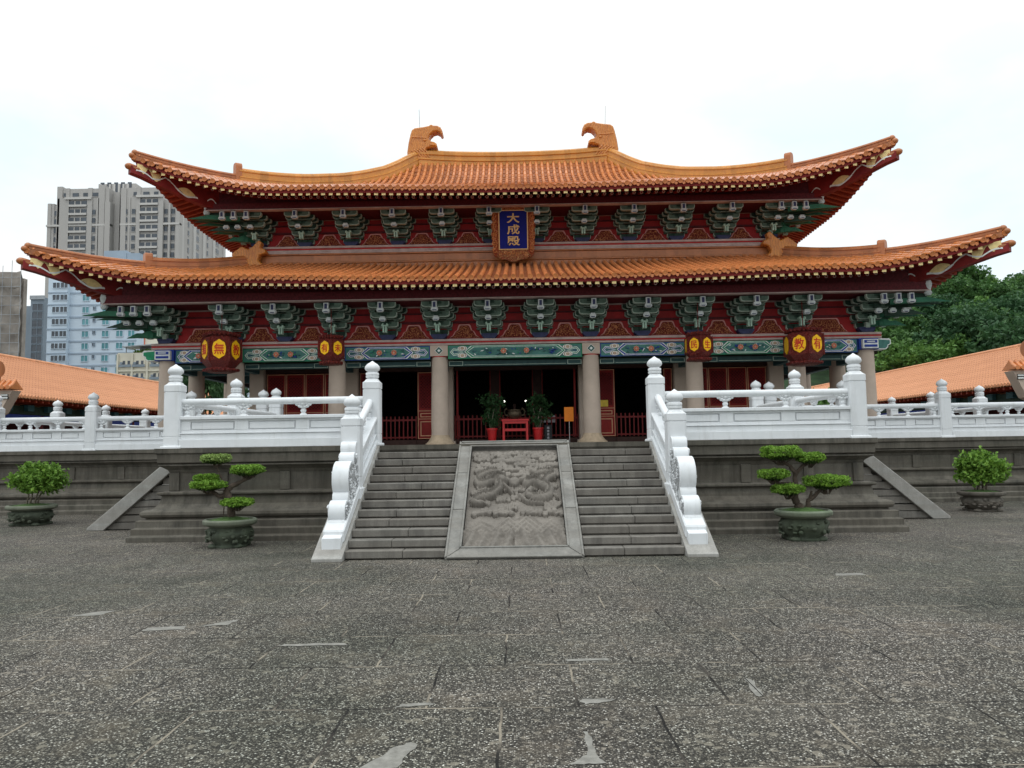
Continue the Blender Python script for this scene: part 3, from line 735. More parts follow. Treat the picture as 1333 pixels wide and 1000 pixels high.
# corner beam end heads
def corner_head(sx):
    m=MB(); x=sx*10.95
    m.box(x-.30,x+.30,CY-.30,CY+.30,4.56,4.905,0)
    m.box(x-.24,x+.24,CY-.43,CY-.30,4.58,4.86,1); m.box(x-.20,x+.20,CY-.445,CY-.30,4.615,4.69,2); m.box(x-.20,x+.20,CY-.441,CY-.30,4.70,4.73,1); m.box(x-.20,x+.20,CY-.444,CY-.30,4.74,4.83,2); m.box(x-.13,x+.13,CY-.45,CY-.30,4.765,4.805,1)
    y0=CY-.22
    P=[(0,4.56),(.26,4.56),(.33,4.62),(.33,4.68),(.42,4.72),(.42,4.86),(.36,4.9),(0,4.9)]
    m.prism([(x+sx*(.30+p[0]),p[1]) for p in P],'y',y0,CY+.2,1)
    P2=[(.02,4.59),(.24,4.59),(.30,4.64),(.30,4.69),(.385,4.74),(.385,4.84),(.02,4.87)]
    m.prism([(x+sx*(.30+p[0]),p[1]) for p in P2],'y',y0-.012,CY+.1,3)
    HP(m,'beam_end',[M['blue_line'],M['white_line'],M['blue_line'],M['green_line'] if sx<0 else M['teal']],bevel=.01)
corner_head(-1); corner_head(1)
# plate (red / white bands)
def plate(z0,z1,hx,y,yb,extra=0.):
    m=MB(); h=z1-z0
    m.box(-hx,hx,y-.26,y+.2,z0,z0+h*.34,1); m.box(-hx,hx,y-.245,y+.2,z0+h*.34,z0+h*.62,0); m.box(-hx,hx,y-.27,y+.2,z0+h*.62,z1,1)
    for sx in (-1,1):
        x=sx*hx
        m.box(x-.2*sx,x-.5*sx,y+.2,yb,z0+.001,z0+h*.34,1);m.box(x-.215*sx,x-.5*sx,y+.2,yb,z0+h*.34,z0+h*.62,0);m.box(x-.19*sx,x-.5*sx,y+.2,yb,z0+h*.62,z1-.001,1)
    return HP(m,'plate_band',[M['redbright'],M['palebeam']],bevel=.012)
plate(4.91,5.10,11.38,CY,38)
plate(8.50,8.70,9.1,IY,36)
# ---------------- bracket sets
def arm(m,w,y0,y1,z,h,mi_face=0,mi_rim=1,cut=.55,r=.08):
    """boat-shaped arm: centre x=0, front at y0"""
    def outl(w,h,zz,rr):
        P=[(-w,zz+h),(w,zz+h),(w,zz+h*.45)]
        for k in range(5):
            a=-pi/2*k/4; P.append((w-rr+rr*cos(a),zz+h*.45*(1+sin(a))))
        for k in range(5):
            a=pi+ -pi/2*-1*0+ (pi/2)*(1-k/4.0)*-1
        for k in range(4,-1,-1):
            a=-pi/2*k/4; P.append((-(w-rr+rr*cos(a)),zz+h*.45*(1+sin(a))))
        P.append((-w,zz+h*.45)); return P
    m.prism(outl(w,h,z,w*.28),'y',y0,y1,mi_rim)
    g_=.022
    m.prism(outl(w-g_,h-g_*1.2,z+g_,w*.26),'y',y0-.008,y0+.05,mi_face)
    # dark scooped seat in the top centre
    m.box(-w*.45,w*.45,y0-.014,y0+.04,z+h*.52,z+h+.001,3)
def bracket_meshes(noseless=False):
    m=MB(); H=1.05; out=[.12,.50,.88,1.26]; tz=[.12,.36,.60,.84]; hh=.185
    # bottom block
    m.prism([(-.16,0),(.16,0),(.25,.10),(.25,.15),(-.25,.15),(-.25,.10)],'y',-.24,.2,2,cap0=2)
    for k in range(4):
        z=tz[k]
        # wall-plane arm (wide) stepping up
        arm(m,(.30,.42,.52,.60)[k],-.07,.06,z,hh,4,1)
        if k>=1:
            for j in range(1,k+1):
                y=-out[j]+.12
                arm(m,(.36+.02*k if j==k else .48+.015*k-.02*j),y-.06,y+.08,z+.0,hh-.02,0 if j==k else 4,1)
        # projecting arm
        yo=-out[min(k+0,3)]-.02
        m.box(-.065,.065,yo,.1,z+.02,z+.16,4)
        # little bearing blocks
        for x in (-.33,.33):
            y=-out[k]+.06
            if k<3: m.prism([(x-.06,z+hh-.02),(x+.06,z+hh-.02),(x+.085,z+hh+.03),(x-.085,z+hh+.03)],'y',y-.09,y+.09,0)
    body=m.mesh('bracket_set',[M['green'],M['green_pale'],M['nose_dk'],M['green_dk'],M['green_dk']])
    noses=[]
    def nose(y,z,w,h,tilt,core):
        n=MB(); 
        n.prism([(-w,z+h),(w,z+h),(w,z+.035),(w*1.45,z+.03),(w*1.45,z-.035),(w*.9,z-.07),(-w*.9,z-.07),(-w*1.45,z-.035),(-w*1.45,z+.03),(-w,z+.035)],'y',y-.06,y+.06,0)
        n.prism([(-w*.55,z+h-.03),(w*.55,z+h-.03),(w*.55,z+.045),(-w*.55,z+.045)],'y',y-.068,y+.02,1)
        n.prism([(-w,z-.03),(w,z-.03),(w*.7,z-.055),(-w*.7,z-.055)],'y',y-.069,y+.02,1)
        return n.mesh('beam_nose',[M['nose'],core])
    noses.append(nose(-1.40,.74,.072,.23,0,M['nose_dk'])); noses.append(nose(-1.02,.52,.065,.075,0,M['nose_dk']))
    n=MB(); n.box(-.062,-.012,-.66,-.5,.17,.36,0); n.box(.012,.062,-.66,-.5,.17,.36,0); n.box(-.035,.035,-.64,-.5,.19,.36,1)
    n.prism([(-.1,.36),(.1,.36),(.1,.43),(.05,.45),(.04,.40),(-.04,.40),(-.05,.45),(-.1,.43)],'y',-.67,-.5,0)
    noses.append(n.mesh('beam_nose',[M['noseg'],M['green_dk']]))
    return body,noses
BODY,NOSES=bracket_meshes()
def bracket(x,y,z,rz=0,sz=1.):
    o=link('bracket_set',BODY,hall,(x,y-24,z)); o.rotation_euler=(0,0,rz); o.scale=(1,1,sz)
    for nm in NOSES: link('beam_nose',nm,o)
    return o
BZL,BZU=5.11,8.70
lowx=[-8.8,-7.2,-5.6,-3.985,-2.37,-.79,.79,2.37,3.985,5.6,7.2,8.8]
upx=[-7.2,-5.6,-3.985,-2.37,-.79,.79,2.37,3.985,5.6,7.2]
for x in lowx: bracket(x,CY-.02,BZL)
for x in upx: bracket(x,IY-.02,BZU,0,.92)
# corner clusters
def blade(m,P,d,ln,w,h,mi=0):
    """tapered blade from P along horizontal d with pointed drooping tip"""
    d=Vector((d[0],d[1],0)).normalized(); a=Vector((-d.y,d.x,0)); P=Vector(P)
    pr=[(0,0,1),(ln*.62,.0,.95),(ln,-.03,.06)]
    vs=[];
    for t,dz,s_ in pr:
        c=P+d*t+Vector((0,0,dz)); 
        vs+=[tuple(c-a*w*s_),tuple(c+a*w*s_),tuple(c+a*w*s_+Vector((0,0,h*(s_ if s_<1 else 1)))),tuple(c-a*w*s_+Vector((0,0,h*(s_ if s_<1 else 1))))]
    fs=[(0,1,2,3)]
    for j in (0,4): fs+=[(j,j+1,j+5,j+4),(j+1,j+2,j+6,j+5),(j+2,j+3,j+7,j+6),(j+3,j,j+4,j+7)]
    fs.append((8,9,10,11)); m.add(vs,fs,mi)
def corner_cluster(sx,X,Y,z,sz):
    bracket(sx*X,Y,z,0,sz)
    for dx,dy in ((.42,0.),):
        pass
    b=bracket(sx*X,Y,z,sx*pi/2 if sx>0 else -pi/2,sz)
    m=MB()
    for k,(zz,ln) in enumerate(((.16,.95),(.42,1.55),(.70,2.25))):
        zz*=sz; ln*=1.
        blade(m,(0,0,zz),(sx,-.9),ln*1.08,.11,.22)
        for q in range(k+1):
            off=.38*(q+1)
            blade(m,(sx*.3,-off,zz-.02),(sx,-.35),ln*.66+.12,.065,.15,q%2)
    # extended stacked arms on the front face of the corner
    for k,zz in enumerate((.33,.57,.81)):
        for q in range(1,k+2):
            y=-.38*q+.0
            m.prism([(-sx*.35,zz*sz),(sx*(.55+.38*k),zz*sz),(sx*(.62+.38*k),(zz+.08)*sz),(sx*(.62+.38*k),(zz+.19)*sz),(-sx*.35,(zz+.19)*sz)],'y',y-.05,y+.05,2,cap0=1,cap1=1)
    o=link('corner_bracket',m.mesh('corner_bracket',[M['blade'],M['green_dk'],M['green_pale']]),hall,(sx*X,Y-24,z))
    for (dx,dy) in ((.0,0),(.42,0.),(.80,0.)):
        if dx: 
            for nm in NOSES[:2]:
                n=link('beam_nose',nm,o,(sx*dx,0,0)); n.scale=(1,1,sz)
    v=MB(); v.lathe([(.07,-.12),(.11,-.05),(.07,.05),(.10,.12),(.12,.22),(.09,.33),(.06,.36)],(sx*1.34,-1.34,1.02*sz),12)
    v.build('corner_vase',M['nose'],o,smooth=40)
for sx in (-1,1):
    corner_cluster(sx,10.95,CY-.02,BZL,1.); corner_cluster(sx,8.8,IY-.02,BZU,.92)
# walls behind the brackets + infill panels
def bracket_wall(z0,h,hx,y,yb,xl):
    m=MB(); m.box(-hx,hx,y+.02,y+.2,z0,z0+h+.3,0)
    for sx in (-1,1): m.box(sx*hx,sx*(hx-.18),y+.2,yb,z0,z0+h+.3,0)
    for k,(a,b) in enumerate(((.50,.56),(.78,.82))):
        m.box(-hx,hx,y-.04,y+.02,z0+h*a,z0+h*b,1)
    m.box(-hx,hx,y-.06,y+.02,z0+h*.985,z0+h*1.08,2)
    HP(m,'bracket_wall',[M['redwall'],M['maroon'],M['palebeam']])
    xl=[-hx]+list(xl)+[hx]
    for a,b in zip(xl[:-1],xl[1:]):
        c=(a+b)/2; w=(b-a)/2-.30; p=MB()
        if a==-hx: c,w=c+.15,w-.05
        if b==hx: c,w=c-.15,w-.05
        def P(g_):
            t=h*.47-g_; W=w-g_
            q=[(W+.02,.01+g_),(W-.06,.10),(W-.11,.13),(W-.19,.27),(W-.25,.30),(W-.30,t-.04),(W-.34,t)]
            return [(c+x,z0+z) for x,z in q]+[(c-x,z0+z) for x,z in q[::-1]]
        if w<.25: continue
        p.prism(P(0),'y',y-.035,y+.03,0); p.prism(P(.036),'y',y-.045,y,1); p.prism(P(.052),'y',y-.04-.008,y,2)
        HP(p,'infill_panel',[M['pink'],M['red'],M['floral']])
bracket_wall(5.10,1.05,10.95,CY,38,lowx); bracket_wall(8.70,.97,8.8,IY,36,upx)
# ---------------- hall body
m=MB()
# back and side walls, ceiling of the interior
m.box(-8.8,8.8,35.6,35.85,TZ,5.2,0)
for sx in (-1,1): m.box(sx*8.7,sx*8.95,IY+.25,35.6,TZ,5.2,0)
HP(m,'wall',[M['redwall']])
m=MB(); m.box(-10.9,10.9,CY+.05,38,5.2,5.3,0); HP(m,'ceiling',[M['darkwood']])
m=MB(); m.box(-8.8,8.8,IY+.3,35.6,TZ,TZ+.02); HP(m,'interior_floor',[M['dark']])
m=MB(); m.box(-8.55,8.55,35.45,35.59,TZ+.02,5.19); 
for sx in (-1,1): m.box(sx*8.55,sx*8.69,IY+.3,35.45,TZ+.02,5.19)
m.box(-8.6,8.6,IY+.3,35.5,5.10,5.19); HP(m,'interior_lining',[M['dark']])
for i in range(1,6):
    a,b=xs[i]+.25,xs[i+1]-.25
    m=MB(); m.box(a,b,IY-.1,IY+.1,4.33,5.19,0); HP(m,'door_head',[M['darkwood']],bevel=.01)
    m=MB(); m.box(a,b,IY-.11,IY+.11,TZ,TZ+.2,0); HP(m,'threshold',[M['darkwood']],bevel=.01)
for x in (-.78,.78):
    m=MB(); m.box(x-.17,x+.17,IY+2.1,IY+2.4,TZ,5.15,0); m.box(x-.20,x-.16,IY+2.05,IY+2.1,TZ,5.15,1); m.box(x+.16,x+.20,IY+2.05,IY+2.1,TZ,5.15,1); HP(m,'altar_post',[M['darkwood'],M['doorred']])
for x in (-2.0,2.0): m=MB(); m.box(x-.03,x+.03,IY-.05,IY+.05,TZ+.2,4.33); HP(m,'door_jamb',[M['doorred']])
def door(x0,x1):
    z0,z1=TZ+.22,4.31; y=IY; m=MB(); m.box(x0,x1,y-.045,y+.045,z0,z1,0)
    d=HP(m,'door',[M['doorred']],bevel=.006)
    H=z1-z0; f=MB(); yf=y-.05
    def fr(a0,a1,b0,b1,t,yy): 
        f.box(a0,a1,yy-.012,y-.04,b0,b0+t);f.box(a0,a1,yy-.012,y-.04,b1-t,b1);f.box(a0,a0+t,yy-.012,y-.04,b0+t,b1-t);f.box(a1-t,a1,yy-.012,y-.04,b0+t,b1-t)
    fr(x0+.012,x1-.012,z0+.012,z1-.012,.022,yf)
    p=.10
    fr(x0+p,x1-p,z0+.10,z0+H*.265,.03,yf-.004); fr(x0+p,x1-p,z0+H*.325,z0+H*.385,.026,yf-.004)
    f.box(x0+.03,x1-.03,yf-.012,y-.04,z0+H*.295,z0+H*.303); f.box(x0+.03,x1-.03,yf-.012,y-.04,z0+H*.415,z0+H*.423)
    fo=f.build('door_moulding',M['doorline'],d)
    l=MB(); a,b,c,e=x0+.07,x1-.07,z0+H*.45,z1-.10; s_=.105
    l.box(a,b,y-.062,y-.046,c,c+.02); l.box(a,b,y-.062,y-.046,e-.02,e)
    l.box(a,a+.02,y-.062,y-.046,c+.02,e-.02); l.box(b-.02,b,y-.062,y-.046,c+.02,e-.02)
    n=int((b-a+e-c)/s_)
    for sgn in (1,-1):
        for k in range(n+1):
            t=k*s_
            # line u+v=t (sgn=1) within rectangle w,h
            W,Hh_=b-a,e-c
            u0=max(0,t-Hh_); u1=min(W,t)
            if u1-u0<.03: continue
            pts=[(u,t-u) for u in (u0,u1)]
            if sgn<0: pts=[(W-u,v) for u,v in pts]
            (ua,va),(ub,vb)=pts
            l.tube([(a+ua,y-.052-.002*sgn,c+va),(a+ub,y-.052-.002*sgn,c+vb)],.010,4)
    l.build('lattice',M['doorred'] ,d)
    bk=MB(); bk.box(a+.02,b-.02,y-.0475,y-.044,c+.02,e-.02); bk.build('lattice_backing',M['maroon'],d)
    return d
for sx in (-1,1):
    n=4; a,b=5.6+.28,8.8-.28; wd=(b-a)/n
    for k in range(n): door(min(sx*(a+k*wd+.006),sx*(a+(k+1)*wd-.006)),max(sx*(a+k*wd+.006),sx*(a+(k+1)*wd-.006)))
    door(*sorted((sx*2.68,sx*3.36))); door(*sorted((sx*5.02,sx*5.32)))
yn=MB(); yn.box(2.84,3.12,IY-.075,IY-.066,3.03,3.25); tag(yn.build('notice',M['yellow_paper']),'yellow notice sheet hung on the red lattice door right of centre','notice')

# ---------------- roofs
class Roof:
    def __init__(s,A,D,Sr,z0,rise,lin,Lbase,L,c0,pw,P,xe,ye,spacing):
        s.A=A; s.D=D; s.Sr=Sr; s.z0=z0; s.rise=rise; s.lin=lin; s.Lb=Lbase; s.L=L; s.c0=c0; s.pw=pw; s.P=P; s.ye=ye; s.sp=spacing
    curve=None
    def g(s,t):
        if s.curve: return float(np.interp(t,s.curve[0],s.curve[1]))
        t=t/s.Sr; return s.rise*(s.lin*t+(1-s.lin)*t*t)
    def lift(s,c): 
        q=min(1,max(0,1-(c-4)/7.)); q=q*q*(3-2*q)
        return s.Lb*q+s.L*max(0,1-c/s.c0)**s.pw
    def z(s,c,t): return s.z0+s.g(t)+s.lift(c)*(1-.25*t/s.Sr)
    def q(s,c,t): return s.P*max(0,1-c/s.c0)**2*max(0,1-t/s.c0)
    def pt(s,side,u,t,h=0.):
        half=s.A if side in('f','b') else s.D
        c=max(half-abs(u),0); q=s.q(c,t); sg=1 if u>0 else -1
        uu=u+sg*q; z=s.z(c,t)+h; o=t-q
        if side=='f': return (uu,s.ye+o,z)
        if side=='b': return (uu,s.ye+2*s.D-o,z)
        if side=='r': return (s.A-o,s.ye+s.D+uu,z)
        return (-s.A+o,s.ye+s.D+uu,z)
    def tmax(s,side,u):
        half=s.A if side in('f','b') else s.D
        return min(s.Sr,half-abs(u))
def build_roof(R,parent,detail='flr',tl=.30):
    par=bpy.data.objects.new('roof',None)
    body=MB(); soff=MB(); bar=MB(); pan=MB(); caps=MB(); raf=MB()
    for side in 'flrb':
        half=R.A if side in 'fb' else R.D
        n=int(2*half/R.sp); us=[(-half+ (2*half)*(k)/n) for k in range(n+1)]
        # underside sheet
        for h,mb in ((-.16,soff),):
            for a,b in zip(us[:-1],us[1:]):
                ta,tb=R.tmax(side,a),R.tmax(side,b); N=8
                vs=[];fs=[]
                for k in range(N+1):
                    vs+=[R.pt(side,a,ta*k/N,h),R.pt(side,b,tb*k/N,h)]
                for k in range(N): fs.append((2*k,2*k+1,2*k+3,2*k+2))
                mb.add(vs,fs)
            # eave fascia between underside and tiles
            for a,b in zip(us[:-1],us[1:]):
                mb.add([R.pt(side,a,.0,-.16),R.pt(side,b,.0,-.16),R.pt(side,b,.0,-.045),R.pt(side,a,.0,-.045)],[(0,1,2,3)])
        det=side in detail
        # pan strips
        for a,b in zip(us[:-1],us[1:]):
            ta,tb=R.tmax(side,a),R.tmax(side,b); N=max(2,int(max(ta,tb)/tl)) if det else 6
            vs=[];fs=[];mid=(a+b)/2; tm=R.tmax(side,mid)
            if det and max(ta,tb)<.02: continue
            for k in range(N):
                f0,f1=k/N,(k+1)/N
                for f,h in ((f0,.022),(f1,-.012)):
                    vs+=[R.pt(side,a,ta*f-.03*(f==0),h),R.pt(side,mid,tm*f-.03*(f==0),h-.035),R.pt(side,b,tb*f-.03*(f==0),h)]
            for k in range(2*N-1):
                i=3*k; fs+=[(i,i+1,i+4,i+3),(i+1,i+2,i+5,i+4)]
            pan.add(vs,fs)
        if not det: continue
        for u in us:
            t=R.tmax(side,u)
            if t<.15: t=.15
            N=max(1,int(t/tl)); r=.070
            rows=[]
            for k in range(N):
                rows.append((t*k/N-(.07 if k==0 else 0),r)); rows.append((t*(k+1)/N-.001,r*.86))
            ra=[];fs=[]; NA=6
            du=1e-3
            for tt,rr in rows:
                p=Vector(R.pt(side,u,tt,.02)); p2=Vector(R.pt(side,u,tt+.05,.02)); d=(p2-p).normalized()
                ax=Vector((1,0,0)) if side in 'fb' else Vector((0,1,0)); ax=(ax-d*ax.dot(d)).normalized(); nm=ax.cross(d)
                if nm.z<0: nm=-nm
                for k in range(NA+1):
                    w=pi*k/NA; ra.append(tuple(p+ax*cos(w)*rr+nm*(sin(w)*rr*1.05)))
            for j in range(len(rows)-1):
                for k in range(NA): i=j*(NA+1)+k; fs.append((i,i+1,i+NA+2,i+NA+1))
            bar.add(ra,fs)
            # round end cap
            p=Vector(R.pt(side,u,-.085,.025)); ax=Vector((1,0,0)) if side in 'fb' else Vector((0,1,0)); o={'f':(0,-1,0),'b':(0,1,0),'r':(1,0,0),'l':(-1,0,0)}[side]
            nrm=(Vector(o)+Vector((0,0,-.25))).normalized(); upv=nrm.cross(ax).normalized()
            n8=12; vs=[];
            for rr,off in ((.076,.0),(.076,.03),(.058,.03),(.05,.022)):
                vs+=[tuple(p+nrm*off+ax*cos(2*pi*k/n8)*rr+upv*sin(2*pi*k/n8)*rr) for k in range(n8)]
            fs=[]
            for j in range(3): fs+=[(j*n8+k,j*n8+(k+1)%n8,(j+1)*n8+(k+1)%n8,(j+1)*n8+k) for k in range(n8)]
            fs.append(tuple(3*n8+k for k in range(n8))); caps.add(vs,fs)
        # drip tiles + rafters
        for a,b in zip(us[:-1],us[1:]):
            mid=(a+b)/2
            if half-abs(mid)<.25: continue
            p=Vector(R.pt(side,mid,-.05,-.02)); ax=Vector((1,0,0)) if side in 'fb' else Vector((0,1,0)); o=Vector({'f':(0,-1,0),'b':(0,1,0),'r':(1,0,0),'l':(-1,0,0)}[side])
            q=[(-.055,.02),(.055,.02),(.05,-.035),(0,-.075),(-.05,-.035)]
            v0=[tuple(p+ax*x+Vector((0,0,zz))) for x,zz in q]; v1=[tuple(p-o*.02+ax*x+Vector((0,0,zz))) for x,zz in q]
            caps.add(v0+v1,[(0,1,2,3,4)]+[(i,(i+1)%5,5+(i+1)%5,5+i) for i in range(5)])
        for u in us[1:-1]:
            c=half-abs(u); t1=min(1.9,max(R.tmax(side,u),.2)); ax=Vector((1,0,0)) if side in 'fb' else Vector((0,1,0))
            # flying rafter (square, yellow end)
            if c>.35:
                p0=Vector(R.pt(side,u,.03,-.10)); p1=Vector(R.pt(side,u,t1,-.165)); d=(p1-p0); 
                w=.060; V=[]
                for p in (p0,p1): V+=[tuple(p+ax*sx2*w+Vector((0,0,zz))) for sx2,zz in ((-1,-.14),(1,-.14),(1,-.015),(-1,-.015))]
                raf.add(V,[(0,1,5,4),(1,2,6,5),(2,3,7,6),(3,0,4,7)],0); raf.add(V[:4],[(0,1,2,3)],1)
            if c>1.0:
                p0=Vector(R.pt(side,u+R.sp*.5,.78,-.33)); p1=Vector(R.pt(side,u+R.sp*.5,min(2.6,R.tmax(side,u)+.3),-.33-.16))
                raf.tube([p0,p1],.05,8,2,cap=False)
                dd=(p1-p0).normalized(); 
                ringv=[]; upv=dd.cross(ax).normalized()
                for rr in (.052,.030): ringv+=[tuple(p0-dd*.002+ax*cos(2*pi*k/8)*rr+upv*sin(2*pi*k/8)*rr) for k in range(8)]
                raf.add(ringv,[(k,(k+1)%8,8+(k+1)%8,8+k) for k in range(8)],3); raf.add(ringv[8:],[tuple(range(8))],2)
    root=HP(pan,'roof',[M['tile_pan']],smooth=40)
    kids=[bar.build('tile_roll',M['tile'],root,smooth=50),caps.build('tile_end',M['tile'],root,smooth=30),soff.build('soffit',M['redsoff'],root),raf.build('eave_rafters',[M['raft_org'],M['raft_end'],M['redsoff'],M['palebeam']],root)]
    bpy.data.objects.remove(par)
    return root
def frame_seq(pts):
    fr=[]
    for i,p in enumerate(pts):
        d=(Vector(pts[min(i+1,len(pts)-1)])-Vector(pts[max(i-1,0)])).normalized()
        a=d.cross(Vector((0,0,1))).normalized(); b=a.cross(d); fr.append((p,a,b))
    return fr
def ridge_sect(w,h,roll=True):
    P=[(-w,-.12),(-w,h*.18),(-w*1.12,h*.20),(-w*1.12,h*.26),(-w*.82,h*.30),(-w*.82,h*.58),(-w*1.05,h*.62),(-w*1.05,h*.70),(-w*.6,h*.76)]
    top=[(-w*.62*cos(pi*k/6),h*.76+w*.62*sin(pi*k/6)) for k in range(7)]
    return P+top+[(-x,z) for x,z in P[::-1]]
def hip_ridges(R,root,sides,s_split,h1,h2,tend):
    for sx in (-1,1):
        for fb in sides:
            def hp(t,h=0.):
                y=R.ye if fb=='f' else R.ye+2*R.D
                q=R.q(t,t); x=R.A-t+q; yy=t-q
                return (sx*x,(R.ye+yy) if fb=='f' else (R.ye+2*R.D-yy),R.z(t,t)+h)
            N=22
            m=MB(); pts=[hp(.0-.02+(s_split+.02)*k/N,.02) for k in range(N+1)]; m.sweep(ridge_sect(.105,h2),frame_seq(pts),0)
            o=m.build('hip_ridge',M['ridge_red'],root,smooth=40)
            m=MB(); pts=[hp(s_split+.03+(tend-s_split-.03)*k/N,.02) for k in range(N+1)]; m.sweep(ridge_sect(.125,h1),frame_seq(pts),0)
            m.build('hip_ridge',M['ridge'] if h1>.42 else M['ridge_red'],root,smooth=40)
            p=Vector(hp(s_split)); d=(Vector(hp(s_split+.3))-p).normalized(); a=d.cross(Vector((0,0,1))).normalized(); b=Vector((0,0,1))
            m=MB(); sec=[(-.12,-.05),(.12,-.05),(.12,h1+.02),(.10,h1+.09),(.05,h1+.13),(-.05,h1+.13),(-.10,h1+.09),(-.12,h1+.02)]
            m.sweep(sec,[(p-d*.10,a,b),(p+d*.13,a,b)]); m.build('ridge_stop',M['ridge_red'],root,bevel=.015)
            # corner beam under the hip with painted scroll
            dirv=Vector((sx,-1 if fb=='f' else 1,0)).normalized()
            tip=Vector(hp(0.)); inn=Vector(hp(2.6))
            m=MB()
            L_=2.6*1.414
            # profile in (along dir measured from tip inward, z)
            def zz(t): return R.z(t,t)
            top=[];bot=[]
            def BOT(t):
                tt=max(t,0.); return R.z0+R.lift(tt)+.10*tt-.40-.12-.20*min(1,max(0,(t+.1)/1.3))
            for k in range(13):
                t=-.12+k*.227; tt=max(t,0.)
                zt=zz(tt)-.20-.09*max(0,1-tt/.6); 
                th=zt-BOT(t)
                top.append((t,zt)); bot.append((t,zt-th))
            poly=top+bot[::-1]
            th_=.13
            def P3(t,z,off): 
                q=Vector((0,0,0)); c=Vector(hp(max(t,0.)))
                base=Vector((c.x,c.y,0))
                if t<0: base=base+dirv*(-t*1.414)
                return tuple(base+Vector((-dirv.y,dirv.x,0))*off+Vector((0,0,z)))
            n=len(poly); vs=[P3(t,z,-th_) for t,z in poly]+[P3(t,z,th_) for t,z in poly]
            fs=[(i,(i+1)%n,n+(i+1)%n,n+i) for i in range(n)]
            k2=len(top)
            for base in (0,n):
                for i in range(k2-1): fs.append((base+i,base+i+1,base+2*k2-2-i,base+2*k2-1-i))
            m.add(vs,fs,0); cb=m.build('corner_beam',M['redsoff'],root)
            # painted scroll on both faces
            m=MB()
            for off in (-1,1):
                def strip(f0,f1,t0,t1,mi,o_):
                    vs=[];fs=[];N2=40
                    for k in range(N2+1):
                        t=t0+(t1-t0)*k/N2; b_=BOT(t); lim=zz(max(t,0))-.2-b_
                        vs+=[P3(t,b_+min(lim,f0(k/N2)),off*(th_+o_)),P3(t,b_+min(lim,f1(k/N2)),off*(th_+o_))]
                    for k in range(N2): fs.append((2*k,2*k+1,2*k+3,2*k+2))
                    m.add(vs,fs,mi)
                wl=lambda k:.07+.05*sin(k*14)+.22*max(0,1-abs(k-.45)*5)+.02*(1-k)
                strip(lambda k:wl(k)+.03,lambda k:.40,.0,.42,1,.004)
                strip(lambda k:wl(.42+k*.3)+.03,lambda k:.30,.55,.55,1,.004)
                strip(lambda k:wl(k),lambda k:wl(k)+.045,-.02,1.15,0,.008)
                strip(lambda k:.10+.06*cos(k*pi*2),lambda k:.19+.12*sin(k*pi),.76,1.10,1,.004)
                strip(lambda k:.05+.06*cos(k*pi*2)+.02,lambda k:.05+.06*cos(k*pi*2)+.065,.70,1.14,0,.009)
                strip(lambda k:.16+.10*sin(k*11),lambda k:.20+.10*sin(k*11),1.35,2.0,0,.008)
            m.build('painted_scroll',[M['white_line'],M['raft_end']],cb)
            # beak tile at the tip
            m=MB(); base=Vector(hp(0.))+Vector((0,0,-.33)); pts=[base-dirv*.35+Vector((0,0,-.06)),base-dirv*.05+Vector((0,0,-.04)),base+dirv*.10+Vector((0,0,.0)),base+dirv*.17+Vector((0,0,.03))]
            m.tube(pts,[.06,.15,.135,.12],12,flat=.85); m.ball(tuple(base+dirv*.19+Vector((0,0,.03))),(.13,.13,.10),10,6); m.build('beak_tile',M['ridge_red'],root,smooth=40)
            m=MB(); e=Vector(hp(-.02,h2*.76)); m.ball(tuple(e),(.10,.10,.10),10,6); m.ball(tuple(Vector(hp(-.02))+dirv*.08+Vector((0,0,.06))),(.10,.10,.09),10,6); m.build('ridge_end',M['ridge_red'],root,smooth=50)
# lower roof
RL=Roof(13.27,9.60,4.55,6.50,1.48,.86,.15,.75,3.6,1.7,.32,0,21.40,.2365)
rl=build_roof(RL,hall)
hip_ridges(RL,rl,'f',1.95,.36,.20,4.45)
# upper roof
RU=Roof(11.38,7.6,7.6,9.80,3.62,.74,.10,.93,4.2,2.0,.30,0,23.40,.2365)
RU.curve=(np.array([-1,0,1,2,3,4,5,5.7,6.4,6.85,7.3,7.7]),np.array([-.36,0,.37,.73,1.08,1.43,1.82,2.19,2.63,3.02,3.46,3.80]))
ru=build_roof(RU,hall)
hip_ridges(RU,ru,'f',2.05,.50,.22,7.62)
